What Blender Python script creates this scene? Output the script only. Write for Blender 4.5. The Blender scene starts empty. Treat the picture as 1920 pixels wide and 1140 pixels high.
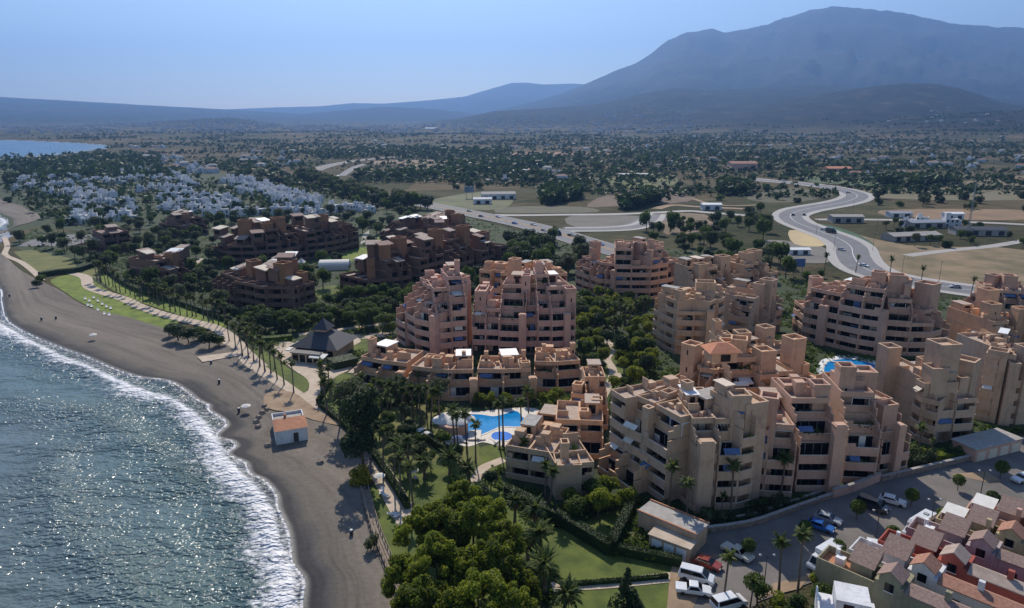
import bpy, bmesh, math, random
import numpy as np
from mathutils import Vector, Matrix, noise as mn, geometry as mg
from math import radians, sin, cos, tan, pi, atan2, hypot

SC = bpy.context.scene
COL = SC.collection
# ------------------------------------------------------------------ camera
H = 65.0
F = 1300.0
PITCH = radians(15.0)
cam_data = bpy.data.cameras.new('camera')
cam = bpy.data.objects.new('camera', cam_data)
COL.objects.link(cam)
cam_data.sensor_width = 36.0
cam_data.lens = 36.0 * F / 1920.0
cam_data.clip_start = 0.5
cam_data.clip_end = 40000.0
cam.location = (0, 0, H)
cam.rotation_euler = (radians(90) - PITCH, 0, 0)
SC.camera = cam
SP, CP = sin(PITCH), cos(PITCH)


def G(px, py, z=0.0):
    """where the line of sight through a photograph pixel meets height z"""
    xc = (px - 960.0) / F
    yc = (570.0 - py) / F
    fy = CP + yc * SP
    fz = -SP + yc * CP
    t = (z - H) / fz
    return Vector((xc * t, fy * t, z))


def D2(px, py, dist, z=None):
    xc = (px - 960.0) / F
    yc = (570.0 - py) / F
    fy = CP + yc * SP
    fz = -SP + yc * CP
    t = dist / fy
    return Vector((xc * t, dist, H + fz * t))


# ------------------------------------------------------------------ tagging
def tag(o, label=None, cat=None, group=None, kind=None):
    if label: o['label'] = label
    if cat: o['category'] = cat
    if group: o['group'] = group
    if kind: o['kind'] = kind
    return o


def link(name, me, parent=None):
    o = bpy.data.objects.new(name, me)
    COL.objects.link(o)
    if parent is not None: o.parent = parent
    return o


def empty(name, loc=(0, 0, 0), rz=0.0):
    o = bpy.data.objects.new(name, None)
    o.empty_display_size = 1
    COL.objects.link(o)
    o.location = loc
    o.rotation_euler = (0, 0, rz)
    return o


def copy_tree(o, parent=None):
    c = o.copy()
    COL.objects.link(c)
    c.parent = parent
    for ch in KIDS.get(o.name, []):
        copy_tree(ch, c)
    return c


KIDS = {}


def child(parent, o):
    KIDS.setdefault(parent.name, []).append(o)
    return o


class MB:
    def __init__(s):
        s.v = []
        s.f = []

    def quad(s, a, b, c, d):
        n = len(s.v)
        s.v += [tuple(a), tuple(b), tuple(c), tuple(d)]
        s.f.append((n, n + 1, n + 2, n + 3))

    def tri(s, a, b, c):
        n = len(s.v)
        s.v += [tuple(a), tuple(b), tuple(c)]
        s.f.append((n, n + 1, n + 2))

    def box(s, x0, y0, z0, x1, y1, z1, M=None):
        n = len(s.v)
        p = [(x0, y0, z0), (x1, y0, z0), (x1, y1, z0), (x0, y1, z0), (x0, y0, z1), (x1, y0, z1), (x1, y1, z1), (x0, y1, z1)]
        if M is not None: p = [tuple(M @ Vector(q)) for q in p]
        s.v += p
        s.f += [(n, n + 3, n + 2, n + 1), (n + 4, n + 5, n + 6, n + 7), (n, n + 1, n + 5, n + 4), (n + 1, n + 2, n + 6, n + 5), (n + 2, n + 3, n + 7, n + 6), (n + 3, n, n + 4, n + 7)]

    def prism(s, poly, z0, z1, M=None):
        n = len(s.v)
        k = len(poly)
        p = [(q[0], q[1], z0) for q in poly] + [(q[0], q[1], z1) for q in poly]
        if M is not None: p = [tuple(M @ Vector(q)) for q in p]
        s.v += p
        s.f.append(tuple(n + i for i in reversed(range(k))))
        s.f.append(tuple(n + k + i for i in range(k)))
        for i in range(k):
            j = (i + 1) % k
            s.f.append((n + i, n + j, n + k + j, n + k + i))

    def tube(s, pts, rad, seg=6, cap=True):
        rings = []
        for i, p in enumerate(pts):
            p = Vector(p)
            a = Vector(pts[max(i - 1, 0)])
            b = Vector(pts[min(i + 1, len(pts) - 1)])
            d = (b - a).normalized()
            up = Vector((0, 0, 1)) if abs(d.z) < .9 else Vector((1, 0, 0))
            u = d.cross(up).normalized()
            w = u.cross(d)
            n = len(s.v)
            r = rad[i] if isinstance(rad, (list, tuple)) else rad
            for k in range(seg):
                t = 2 * pi * k / seg
                s.v.append(tuple(p + u * (r * cos(t)) + w * (r * sin(t))))
            rings.append(n)
        for a, b in zip(rings, rings[1:]):
            for k in range(seg):
                l = (k + 1) % seg
                s.f.append((a + k, a + l, b + l, b + k))
        if cap:
            s.f.append(tuple(rings[-1] + k for k in range(seg)))
            s.f.append(tuple(rings[0] + k for k in reversed(range(seg))))

    def lathe(s, prof, seg=12, c=(0, 0)):
        rings = []
        for r, z in prof:
            n = len(s.v)
            for k in range(seg):
                t = 2 * pi * k / seg
                s.v.append((c[0] + r * cos(t), c[1] + r * sin(t), z))
            rings.append(n)
        for a, b in zip(rings, rings[1:]):
            for k in range(seg):
                l = (k + 1) % seg
                s.f.append((a + k, a + l, b + l, b + k))
        s.f.append(tuple(rings[-1] + k for k in range(seg)))

    def mesh(s, name, mat, smooth=False):
        me = bpy.data.meshes.new(name)
        me.from_pydata(s.v, [], s.f)
        me.materials.append(mat)
        if smooth:
            me.polygons.foreach_set('use_smooth', [True] * len(me.polygons))
        me.update()
        return me

    def build(s, name, mat, parent=None, smooth=False):
        if not s.f: return None
        o = link(name, s.mesh(name, mat, smooth), parent)
        if parent is not None: child(parent, o)
        return o


# ------------------------------------------------------------------ materials
def mat_new(name):
    m = bpy.data.materials.new(name)
    m.use_nodes = True
    nt = m.node_tree
    for n in list(nt.nodes): nt.nodes.remove(n)
    out = nt.nodes.new('ShaderNodeOutputMaterial')
    bs = nt.nodes.new('ShaderNodeBsdfPrincipled')
    nt.links.new(bs.outputs[0], out.inputs[0])
    return m, nt, bs, out


def N(nt, t, **kw):
    n = nt.nodes.new(t)
    for k, v in kw.items():
        if k.startswith('i_'):
            n.inputs[int(k[2:])].default_value = v
        else:
            setattr(n, k, v)
    return n


def L(nt, a, b): nt.links.new(a, b)


def pos_scaled(nt, sx=1, sy=1, sz=1):
    g = N(nt, 'ShaderNodeNewGeometry')
    m = N(nt, 'ShaderNodeMapping')
    L(nt, g.outputs['Position'], m.inputs[0])
    m.inputs[3].default_value = (sx, sy, sz)
    return m.outputs[0]


def noise_n(nt, vec, scale, detail=4, rough=.6):
    n = N(nt, 'ShaderNodeTexNoise')
    L(nt, vec, n.inputs['Vector'])
    n.inputs['Scale'].default_value = scale
    n.inputs['Detail'].default_value = detail
    n.inputs['Roughness'].default_value = rough
    return n.outputs[0]


def ramp(nt, fac, stops):
    r = N(nt, 'ShaderNodeValToRGB')
    e = r.color_ramp.elements
    while len(e) < len(stops): e.new(0.5)
    for k, (p, c) in enumerate(stops):
        e[k].position = p
        e[k].color = (c, c, c, 1) if isinstance(c, (int, float)) else (*c, 1)
    L(nt, fac, r.inputs[0])
    return r.outputs[0]


def mix(nt, fac, a, b, mode='MIX'):
    m = N(nt, 'ShaderNodeMix', data_type='RGBA', blend_type=mode)
    for inp, v in ((m.inputs[0], fac), (m.inputs[6], a), (m.inputs[7], b)):
        if hasattr(v, 'default_value') or hasattr(v, 'is_linked'):
            L(nt, v, inp)
        elif isinstance(v, (int, float)):
            inp.default_value = v
        else:
            inp.default_value = (*v, 1)
    return m.outputs[2]


def math_n(nt, op, a, b=0.0, c=None, clamp=False):
    m = N(nt, 'ShaderNodeMath', operation=op, use_clamp=clamp)
    for i, v in enumerate((a, b) if c is None else (a, b, c)):
        if hasattr(v, 'is_linked'): L(nt, v, m.inputs[i])
        else: m.inputs[i].default_value = v
    return m.outputs[0]


def bump(nt, bs, h, strength=.3, dist=.1):
    b = N(nt, 'ShaderNodeBump')
    b.inputs['Strength'].default_value = strength
    b.inputs['Distance'].default_value = dist
    L(nt, h, b.inputs['Height'])
    L(nt, b.outputs[0], bs.inputs['Normal'])
    return b


def simple(name, c0, c1=None, scale=1.0, rough=.8, bmp=0.0, metal=0.0, detail=5, lo=.35, hi=.65, spec=None, bscale=None, bdist=.1):
    m, nt, bs, out = mat_new(name)
    c1 = c1 or c0
    p = pos_scaled(nt)
    n = noise_n(nt, p, scale, detail, .65)
    col = ramp(nt, n, [(lo, c0), (hi, c1)])
    L(nt, col, bs.inputs['Base Color'])
    bs.inputs['Roughness'].default_value = rough
    bs.inputs['Metallic'].default_value = metal
    if spec is not None: bs.inputs['Specular IOR Level'].default_value = spec
    if bmp:
        n2 = noise_n(nt, p, bscale or scale * 4, 4, .6)
        bump(nt, bs, n2, bmp, bdist)
    return m


def plaster(name, c, dirt=.82):
    """painted render with faint rain streaks and blotches"""
    m, nt, bs, out = mat_new(name)
    p = pos_scaled(nt)
    ps = pos_scaled(nt, 1, 1, .12)
    a = ramp(nt, noise_n(nt, p, .25, 6, .75), [(.32, tuple(x * dirt * .92 for x in c)), (.5, c), (.68, tuple(min(.9, x * 1.08) for x in c))])
    s = ramp(nt, noise_n(nt, ps, 1.6, 4, .7), [(.3, .6), (.5, 1.0)])
    L(nt, mix(nt, .55, a, s, 'MULTIPLY'), bs.inputs['Base Color'])
    bs.inputs['Roughness'].default_value = .9
    bump(nt, bs, noise_n(nt, p, 6, 3), .15, .03)
    return m


def leaf_mat(name, dark, mid, light, trans=.3):
    m, nt, bs, out = mat_new(name)
    g = N(nt, 'ShaderNodeNewGeometry')
    oi = N(nt, 'ShaderNodeObjectInfo')
    p = pos_scaled(nt)
    n1 = noise_n(nt, p, .35, 3)
    r = math_n(nt, 'ADD', math_n(nt, 'MULTIPLY', g.outputs['Random Per Island'], .5), math_n(nt, 'MULTIPLY', n1, .5))
    r = math_n(nt, 'ADD', r, math_n(nt, 'MULTIPLY', math_n(nt, 'SUBTRACT', oi.outputs['Random'], .5), .25))
    col = ramp(nt, r, [(.25, dark), (.5, mid), (.8, light)])
    L(nt, col, bs.inputs['Base Color'])
    bs.inputs['Roughness'].default_value = .6
    bs.inputs['Specular IOR Level'].default_value = .25
    tr = N(nt, 'ShaderNodeBsdfTranslucent')
    L(nt, mix(nt, .6, col, light), tr.inputs[0])
    ms = N(nt, 'ShaderNodeMixShader')
    ms.inputs[0].default_value = trans
    L(nt, bs.outputs[0], ms.inputs[1]); L(nt, tr.outputs[0], ms.inputs[2])
    L(nt, ms.outputs[0], out.inputs[0])
    return m


M = {}
M['leaf'] = leaf_mat('leaf_mid', (.028, .055, .011), (.062, .105, .018), (.14, .20, .03), .4)
M['leaf_bright'] = leaf_mat('leaf_bright', (.025, .042, .006), (.125, .170, .012), (.33, .37, .035), .48)
M['leaf_dark'] = leaf_mat('leaf_dark', (.013, .030, .011), (.028, .055, .018), (.06, .10, .028), .3)
M['leaf_olive'] = leaf_mat('leaf_olive', (.035, .05, .022), (.07, .095, .038), (.14, .16, .065), .35)
M['leaf_yellow'] = leaf_mat('leaf_yellow', (.10, .11, .01), (.22, .20, .015), (.34, .30, .03), .35)
M['palm_leaf'] = leaf_mat('palm_leaf', (.025, .048, .012), (.06, .09, .02), (.14, .17, .04), .35)
M['bark'] = simple('bark', (.07, .05, .035), (.14, .10, .07), 3, .95, .4)
M['palm_trunk'] = simple('palm_trunk', (.10, .075, .055), (.17, .13, .10), 2, .95, .4)
M['dead_frond'] = simple('dead_frond', (.12, .075, .035), (.22, .15, .08), 2, .95)
M['pink'] = plaster('pink_render', (.60, .37, .29))
M['tan'] = plaster('tan_render', (.57, .385, .25))
M['grey_tan'] = plaster('grey_tan_render', (.56, .385, .265))
M['mauve'] = plaster('mauve_render', (.57, .36, .26))
M['orange'] = plaster('apricot_render', (.66, .41, .255))
M['brown'] = plaster('brown_render', (.19, .105, .075))
M['brown_tower'] = plaster('brown_orange_render', (.30, .15, .08))
M['brown_roof'] = simple('brown_roof', (.30, .23, .19), (.42, .34, .29), .8, .9)
M['terrace'] = simple('terrace_floor', (.36, .27, .21), (.48, .38, .31), 1.2, .85)
M['coping'] = simple('coping', (.62, .50, .40), (.70, .58, .47), 1.5, .85)
M['white'] = simple('white_paint', (.72, .72, .72), (.82, .82, .82), 1.5, .6)
M['white_wash'] = plaster('white_wash', (.68, .68, .70), .85)
M['grey_metal'] = simple('grey_metal', (.30, .31, .33), (.36, .37, .39), 2, .5, metal=.3)
M['dark_metal'] = simple('dark_metal', (.03, .03, .035), (.05, .05, .055), 3, .5)
M['canvas'] = simple('canvas_white', (.66, .63, .58), (.76, .73, .68), 1, .9)
M['canvas_cream'] = simple('canvas_cream', (.60, .52, .42), (.68, .60, .50), 1, .9)
M['canvas_blue'] = simple('canvas_blue', (.07, .12, .25), (.10, .16, .32), 1, .9)
M['slate_roof'] = simple('slate_roof', (.035, .038, .05), (.055, .058, .072), 3, .65, .3)
M['concrete'] = simple('concrete', (.30, .28, .26), (.42, .39, .36), 1, .9, .2)
M['stone'] = simple('stone_wall', (.16, .12, .10), (.34, .28, .23), 1.6, .95, .5)
M['asphalt'] = simple('asphalt', (.055, .056, .06), (.085, .086, .092), .25, .85)
M['asphalt_light'] = simple('asphalt_light', (.13, .13, .14), (.175, .175, .185), .15, .85)
M['car_park'] = simple('car_park_asphalt', (.12, .108, .10), (.20, .18, .165), .12, .9, detail=8)
M['lawn_sea'] = simple('lawn_seafront', (.085, .125, .016), (.19, .245, .03), .2, .95, .3, detail=8, bscale=8)
M['paving'] = simple('paving', (.34, .32, .30), (.44, .42, .40), .6, .9)
M['promenade'] = simple('promenade_paving', (.42, .33, .25), (.56, .46, .36), .5, .9, .1)
M['sandy'] = simple('sandy_earth', (.24, .16, .10), (.36, .26, .17), .35, .95, .3)
M['lawn'] = simple('lawn', (.050, .075, .012), (.125, .155, .024), .22, .95, .3, detail=8, bscale=8)
M['lawn_dry'] = simple('lawn_dry', (.10, .12, .03), (.18, .17, .05), .12, .95, .3, detail=8, bscale=8)
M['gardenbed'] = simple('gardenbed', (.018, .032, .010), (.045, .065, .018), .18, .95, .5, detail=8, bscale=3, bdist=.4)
M['pool_tile'] = simple('pool_tile', (.55, .50, .44), (.68, .62, .54), 1.2, .7)
M['roof_tile'] = simple('roof_tile', (.28, .13, .09), (.42, .22, .15), 2.5, .9, .4)
M['roof_tile_orange'] = simple('roof_tile_orange', (.46, .17, .09), (.60, .26, .15), 2.0, .9, .4)
M['roof_tile_mauve'] = simple('roof_tile_mauve', (.21, .14, .12), (.33, .23, .195), 3, .9, .4)
M['terracotta'] = simple('terracotta', (.36, .15, .08), (.48, .22, .12), 1.5, .85)
M['wood'] = simple('weathered_wood', (.17, .13, .10), (.30, .24, .19), 1.5, .9, .3)
M['tyre'] = simple('tyre', (.02, .02, .02), (.03, .03, .03), 3, .9)


def glass(name, c=(.006, .007, .010), rough=.12):
    m, nt, bs, out = mat_new(name)
    bs.inputs['Base Color'].default_value = (*c, 1)
    bs.inputs['Roughness'].default_value = rough
    bs.inputs['Specular IOR Level'].default_value = .3
    return m


M['glass'] = glass('window_glass')
M['glass_house'] = glass('house_window', (.03, .035, .05), .2)


def paint(name, c, rough=.25):
    m, nt, bs, out = mat_new(name)
    p = pos_scaled(nt)
    L(nt, ramp(nt, noise_n(nt, p, .8, 3), [(.3, tuple(x * .85 for x in c)), (.7, c)]), bs.inputs['Base Color'])
    bs.inputs['Roughness'].default_value = rough
    bs.inputs['Coat Weight'].default_value = .5
    return m


def pool_water(name, c, c2):
    m, nt, bs, out = mat_new(name)
    p = pos_scaled(nt)
    L(nt, ramp(nt, noise_n(nt, p, .35, 3), [(.3, c), (.7, c2)]), bs.inputs['Base Color'])
    bs.inputs['Roughness'].default_value = .06
    bump(nt, bs, noise_n(nt, p, 2.2, 3), .12, .1)
    return m


M['pool'] = pool_water('pool_water', (.006, .20, .50), (.010, .27, .60))
M['pool_kid'] = pool_water('pool_water_paddling', (.03, .14, .55), (.05, .20, .66))
M['plunge'] = pool_water('plunge_pool_water', (.02, .07, .14), (.03, .10, .2))

# ------------------------------------------------------------------ helpers for flat sheets
def smooth_line(pts, n=6, closed=False):
    out = []
    k = len(pts)
    rng = range(k) if closed else range(k - 1)
    for i in rng:
        if closed:
            p0, p1, p2, p3 = pts[(i - 1) % k], pts[i], pts[(i + 1) % k], pts[(i + 2) % k]
        else:
            p0, p1, p2, p3 = pts[max(i - 1, 0)], pts[i], pts[i + 1], pts[min(i + 2, k - 1)]
        for j in range(n):
            t = j / n
            out.append(tuple(.5 * ((2 * b) + (-a + c) * t + (2 * a - 5 * b + 4 * c - d) * t * t + (-a + 3 * b - 3 * c + d) * t ** 3) for a, b, c, d in zip(p0, p1, p2, p3)))
    if not closed: out.append(tuple(pts[-1]))
    return out


LAY = [0]


def sheet(name, pix, mat, z=.05, label=None, cat=None, kind='structure', smooth=0, thick=0.0, world=None, group=None):
    LAY[0] += 1; z += .0008 * LAY[0]
    pts = [G(x, y) for x, y in pix] if world is None else [Vector((a, b, 0)) for a, b in world]
    pts = [(p.x, p.y) for p in pts]
    if smooth: pts = smooth_line(pts, smooth, True)
    vs = [Vector((p[0], p[1], 0)) for p in pts]
    tris = mg.tessellate_polygon([vs])
    mb = MB()
    mb.v = [(p.x, p.y, z) for p in vs]
    for t in tris:
        a, b, c = [vs[i] for i in t]
        if (b - a).cross(c - a).z < 0: t = (t[0], t[2], t[1])
        mb.f.append(tuple(t))
    if thick:
        n = len(vs)
        mb.v += [(p.x, p.y, z - thick) for p in vs]
        for i in range(n):
            j = (i + 1) % n
            mb.f.append((i, n + i, n + j, j))
    o = mb.build(name, mat)
    tag(o, label, cat, group, kind)
    return o


def ribbon_pts(pts, w0, w1=None):
    """left and right edge of a strip following pts (xy)"""
    out = []
    for i, p in enumerate(pts):
        a = Vector(pts[max(i - 1, 0)][:2]); b = Vector(pts[min(i + 1, len(pts) - 1)][:2])
        d = (b - a).normalized()
        nrm = Vector((-d.y, d.x))
        c = Vector(p[:2])
        ww = p[2] if len(p) > 2 else 1.0
        out.append((c + nrm * w0 * ww, c + nrm * (w1 if w1 is not None else -w0) * ww))
    return out


def ribbon(name, pix, w0, w1, mat, z=.06, smooth=5, thick=0.0, kind='structure', label=None, cat=None, world=None, zf=None):
    LAY[0] += 1; z += .0008 * LAY[0]
    pts = [(G(q[0], q[1]).x, G(q[0], q[1]).y) + tuple(q[2:]) for q in pix] if world is None else world
    if smooth: pts = smooth_line(pts, smooth)
    e = ribbon_pts(pts, w0, w1)
    mb = MB()
    for a, b in e:
        zz = z if zf is None else zf((a.x + b.x) / 2, (a.y + b.y) / 2) + z
        mb.v += [(a.x, a.y, zz), (b.x, b.y, zz)]
    k = len(e)
    for i in range(k - 1):
        mb.f.append((2 * i, 2 * i + 1, 2 * i + 3, 2 * i + 2) if w0 > (w1 if w1 is not None else -w0) else (2 * i, 2 * i + 2, 2 * i + 3, 2 * i + 1))
    if thick:
        o = 2 * k
        mb.v += [(x, y, zz - thick) for x, y, zz in mb.v]
        for i in range(k - 1):
            for s in (0, 1):
                a, b = 2 * i + s, 2 * i + 2 + s
                mb.f.append((a, b, o + b, o + a))
    ob = mb.build(name, mat)
    tag(ob, label, cat, None, kind)
    return ob


def inside(poly, x, y):
    c = False
    j = len(poly) - 1
    for i in range(len(poly)):
        xi, yi = poly[i][0], poly[i][1]
        xj, yj = poly[j][0], poly[j][1]
        if (yi > y) != (yj > y) and x < (xj - xi) * (y - yi) / (yj - yi) + xi: c = not c
        j = i
    return c


def wpoly(pix): return [(G(x, y).x, G(x, y).y) for x, y in pix]


def seg_dist(line, x, y):
    best = 1e9
    for (ax, ay), (bx, by) in zip(line, line[1:]):
        dx, dy = bx - ax, by - ay
        l = dx * dx + dy * dy
        t = 0 if l == 0 else max(0, min(1, ((x - ax) * dx + (y - ay) * dy) / l))
        d = (ax + t * dx - x) ** 2 + (ay + t * dy - y) ** 2
        if d < best: best = d
    return math.sqrt(best)


def np_inside(poly, X, Y):
    c = np.zeros(X.shape, bool)
    n = len(poly)
    for i in range(n):
        xi, yi = poly[i]
        xj, yj = poly[i - 1]
        if yi == yj: continue
        m = (yi > Y) != (yj > Y)
        c ^= m & (X < (xj - xi) * (Y - yi) / (yj - yi) + xi)
    return c


def np_dist(line, X, Y):
    best = np.full(X.shape, 1e18)
    for (ax, ay), (bx, by) in zip(line, line[1:]):
        dx, dy = bx - ax, by - ay
        l = dx * dx + dy * dy
        if l == 0: continue
        t = np.clip(((X - ax) * dx + (Y - ay) * dy) / l, 0, 1)
        best = np.minimum(best, (ax + t * dx - X) ** 2 + (ay + t * dy - Y) ** 2)
    return np.sqrt(best)


ORD = ['first', 'second', 'third', 'fourth', 'fifth', 'sixth', 'seventh', 'eighth', 'ninth', 'tenth', 'eleventh', 'twelfth', 'thirteenth', 'fourteenth', 'fifteenth', 'sixteenth', 'seventeenth', 'eighteenth', 'nineteenth', 'twentieth']
TENS = {2: 'twenty', 3: 'thirty', 4: 'forty', 5: 'fifty', 6: 'sixty', 7: 'seventy', 8: 'eighty', 9: 'ninety'}


def nth(i):
    if i < 20: return ORD[i]
    t, u = divmod(i + 1, 10)
    if u == 0: return {3: 'thirtieth', 4: 'fortieth', 5: 'fiftieth', 6: 'sixtieth', 7: 'seventieth', 8: 'eightieth', 9: 'ninetieth', 10: 'hundredth'}.get(t, 'last')
    return TENS.get(t, 'hundred') + '-' + ORD[u - 1]
# ------------------------------------------------------------------ light and sky
SUN_AZ, SUN_EL = radians(-8), radians(42)
sv = Vector((sin(SUN_AZ) * cos(SUN_EL), cos(SUN_AZ) * cos(SUN_EL), sin(SUN_EL)))
sd = bpy.data.lights.new('sun', 'SUN')
sd.energy = 5.0
sd.angle = radians(.53)
sd.color = (1.0, .91, .77)
so = bpy.data.objects.new('sun', sd)
COL.objects.link(so)
so.rotation_euler = sv.to_track_quat('Z', 'Y').to_euler()
so.location = (0, 0, 400)
W = bpy.data.worlds.new('World')
SC.world = W
W.use_nodes = True
wn = W.node_tree
bg = wn.nodes['Background']
sk = wn.nodes.new('ShaderNodeTexSky')
sk.sky_type = 'NISHITA'
sk.sun_disc = False
sk.sun_elevation = SUN_EL
sk.sun_rotation = SUN_AZ
sk.altitude = 0
sk.air_density = 1.0
sk.dust_density = 0.5
sk.ozone_density = 3.2
wn.links.new(sk.outputs[0], bg.inputs[0])
bg.inputs[1].default_value = 0.122
vs_ = SC.view_settings
vs_.view_transform = 'Standard'
vs_.look = 'None'
vs_.exposure = 0.0
vs_.gamma = 1.0
vs_.use_curve_mapping = False
SC.cycles.max_bounces = 8
SC.cycles.diffuse_bounces = 3
SC.cycles.glossy_bounces = 2
SC.cycles.transmission_bounces = 2
SC.cycles.transparent_max_bounces = 8
SC.cycles.volume_bounces = 0
SC.cycles.sample_clamp_direct = 12
SC.cycles.sample_clamp_indirect = 4
SC.cycles.caustics_reflective = False
SC.cycles.caustics_refractive = False

# ------------------------------------------------------------------ coast
COAST = [(575, 1200), (570, 1140), (573, 1085), (553, 1055), (548, 1020), (540, 985), (524, 950), (520, 925), (496, 897), (470, 885), (462, 865), (430, 850), (445, 836), (436, 824), (408, 816), (427, 797), (419, 783), (394, 768), (393, 758), (372, 748), (350, 730), (315, 712), (262, 705), (215, 690), (165, 668), (110, 648), (50, 622), (15, 598), (6, 565), (2, 540), (-30, 510), (-45, 480), (-30, 455), (10, 436), (18, 420), (8, 406), (-60, 390), (-260, 362), (-420, 335), (-300, 316), (-60, 303), (70, 293), (150, 285), (205, 277), (196, 272), (150, 268), (95, 265.5), (0, 262.5), (-300, 258.5), (-900, 256)]
COASTW = smooth_line(wpoly(COAST), 4)
SEAPOLY = COASTW + [(-9000, 2500), (-9000, -200), (COASTW[0][0] - 10, -200)]
# the line of breaking foam
FOAM = [(565, 1200), (548, 1140), (545, 1080), (528, 1045), (515, 1000), (505, 960), (480, 925), (452, 895), (425, 870), (410, 845), (395, 815), (372, 790), (345, 768), (318, 752), (270, 738), (215, 716), (160, 690), (105, 668), (50, 640), (0, 612), (-50, 585), (-70, 540), (-70, 500), (-60, 460), (-40, 440), (0, 425), (5, 412), (-60, 396)]
FOAMW = smooth_line(wpoly(FOAM), 3)
SWELL = [(330, 1200), (250, 1120), (185, 1060), (140, 1010), (105, 960), (90, 900), (110, 850)]
SWELLW = smooth_line(wpoly(SWELL), 3)
SWELL2 = [(340, 905), (285, 850), (230, 815), (170, 785), (90, 762), (20, 750)]
SWELL2W = smooth_line(wpoly(SWELL2), 3)

# ------------------------------------------------------------------ terrain
def lerp_line(line, x):
    if x <= line[0][0]: return line[0][1]
    for (a, b), (c, d) in zip(line, line[1:]):
        if x <= c: return b + (d - b) * (x - a) / (c - a)
    return line[-1][1]


def ridge(line, noise_px=0):
    """skyline in photograph pixels -> (side ratio, rise ratio)"""
    out = []
    for px, py in line:
        xc = (px - 960) / F; yc = (570 - py) / F
        fy = CP + yc * SP; fz = -SP + yc * CP
        out.append((xc / fy, fz / fy))
    return out


RIDGES = [
    # skyline, forward distance of the crest, where it starts to rise, roughness
    (ridge([(-600, 120), (-200, 170), (600, 215), (900, 213), (960, 200), (1000, 190), (1050, 176), (1100, 156), (1150, 134), (1190, 118), (1220, 100), (1250, 76), (1285, 60), (1335, 52), (1357, 61), (1400, 52), (1440, 44), (1480, 28), (1520, 16), (1560, 11), (1600, 12), (1650, 17), (1700, 24), (1760, 38), (1830, 47), (1920, 50), (2200, 70), (2700, 120)]), 9500, 4600, .85),
    (ridge([(-900, 206), (0, 205), (60, 203), (130, 204), (190, 208), (250, 203), (340, 202), (420, 205), (520, 201), (600, 199), (660, 193), (720, 194), (800, 188), (870, 181), (920, 166), (960, 155), (985, 154), (1020, 158), (1080, 156), (1150, 162), (1300, 190), (1600, 210), (2600, 215)]), 13500, 9500, .5),
    (ridge([(-900, 222), (300, 220), (450, 216), (560, 214), (640, 207), (720, 200), (790, 203), (870, 210), (940, 222), (2600, 225)]), 8800, 6500, .5),
    (ridge([(-900, 245), (-300, 235), (0, 238), (120, 236), (250, 230), (330, 226), (400, 221), (440, 221), (490, 228), (560, 238), (700, 240), (2600, 245)]), 4700, 2900, .25),
    (ridge([(-600, 240), (780, 232), (860, 222), (930, 208), (1000, 204), (1060, 200), (1130, 194), (1200, 176), (1260, 165), (1330, 168), (1400, 166), (1440, 163), (1520, 160), (1580, 162), (1640, 170), (1750, 180), (1920, 185), (2600, 190)]), 5600, 3000, .9),
    (ridge([(-600, 250), (1050, 240), (1200, 225), (1300, 215), (1400, 200), (1500, 184), (1580, 170), (1650, 160), (1700, 155), (1760, 157), (1800, 165), (1840, 178), (1880, 192), (1960, 205), (2600, 200)]), 4300, 2500, .8),
    (ridge([(-600, 255), (1500, 248), (1600, 236), (1680, 222), (1760, 216), (1850, 212), (1920, 205), (2100, 200), (2600, 200)]), 3000, 1900, .3),
    (ridge([(-600, 250), (1700, 215), (1780, 200), (1830, 180), (1870, 166), (1920, 158), (2200, 150), (2600, 150)]), 6800, 5000, .5),
]


def smoothstep(t):
    t = max(0.0, min(1.0, t))
    return t * t * (3 - 2 * t)


def height(x, y):
    if y < 1300: base = 0.0
    else: base = (y - 1300) * .004
    z = base
    s = x / y
    if y > 1500:
        z += 13 * mn.fractal((x / 500, y / 500, 3.1), 1.0, 2.1, 5) * smoothstep((y - 1500) / 1200)
    for i, (ln, yr, y0, rgh) in enumerate(RIDGES):
        if y < y0: continue
        e = lerp_line(ln, s)
        hr = H + e * yr
        if hr < 5: continue
        n = mn.ridged_multi_fractal((x / (yr * .07) + i * 9, y / (yr * .11), i * 3.7), 1.0, 2.1, 5, 1.0, 2.0)
        n2 = mn.fractal((x / (yr * .012), y / (yr * .012), i * 1.7), 1.0, 2.1, 4)
        if y <= yr:
            t = (y - y0) / (yr - y0)
            prof = t ** 1.35
            env = (1 - t) ** .55 * t ** .6
            hz = hr * prof * (1 + 0 * env) + hr * rgh * .26 * env * (n - 1.1) + hr * .012 * n2 * rgh
            # never hide the crest behind its own spurs
            lim = (H + e * y)
            if hr * prof <= lim: hz = min(hz, lim - (1 - t) * hr * .02)
        else:
            t = (y - yr) / (yr * .6)
            hz = hr * max(0.0, 1 - t * t) + hr * .012 * n2 * rgh
        z = max(z, hz + base * .0)
    return z


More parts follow.
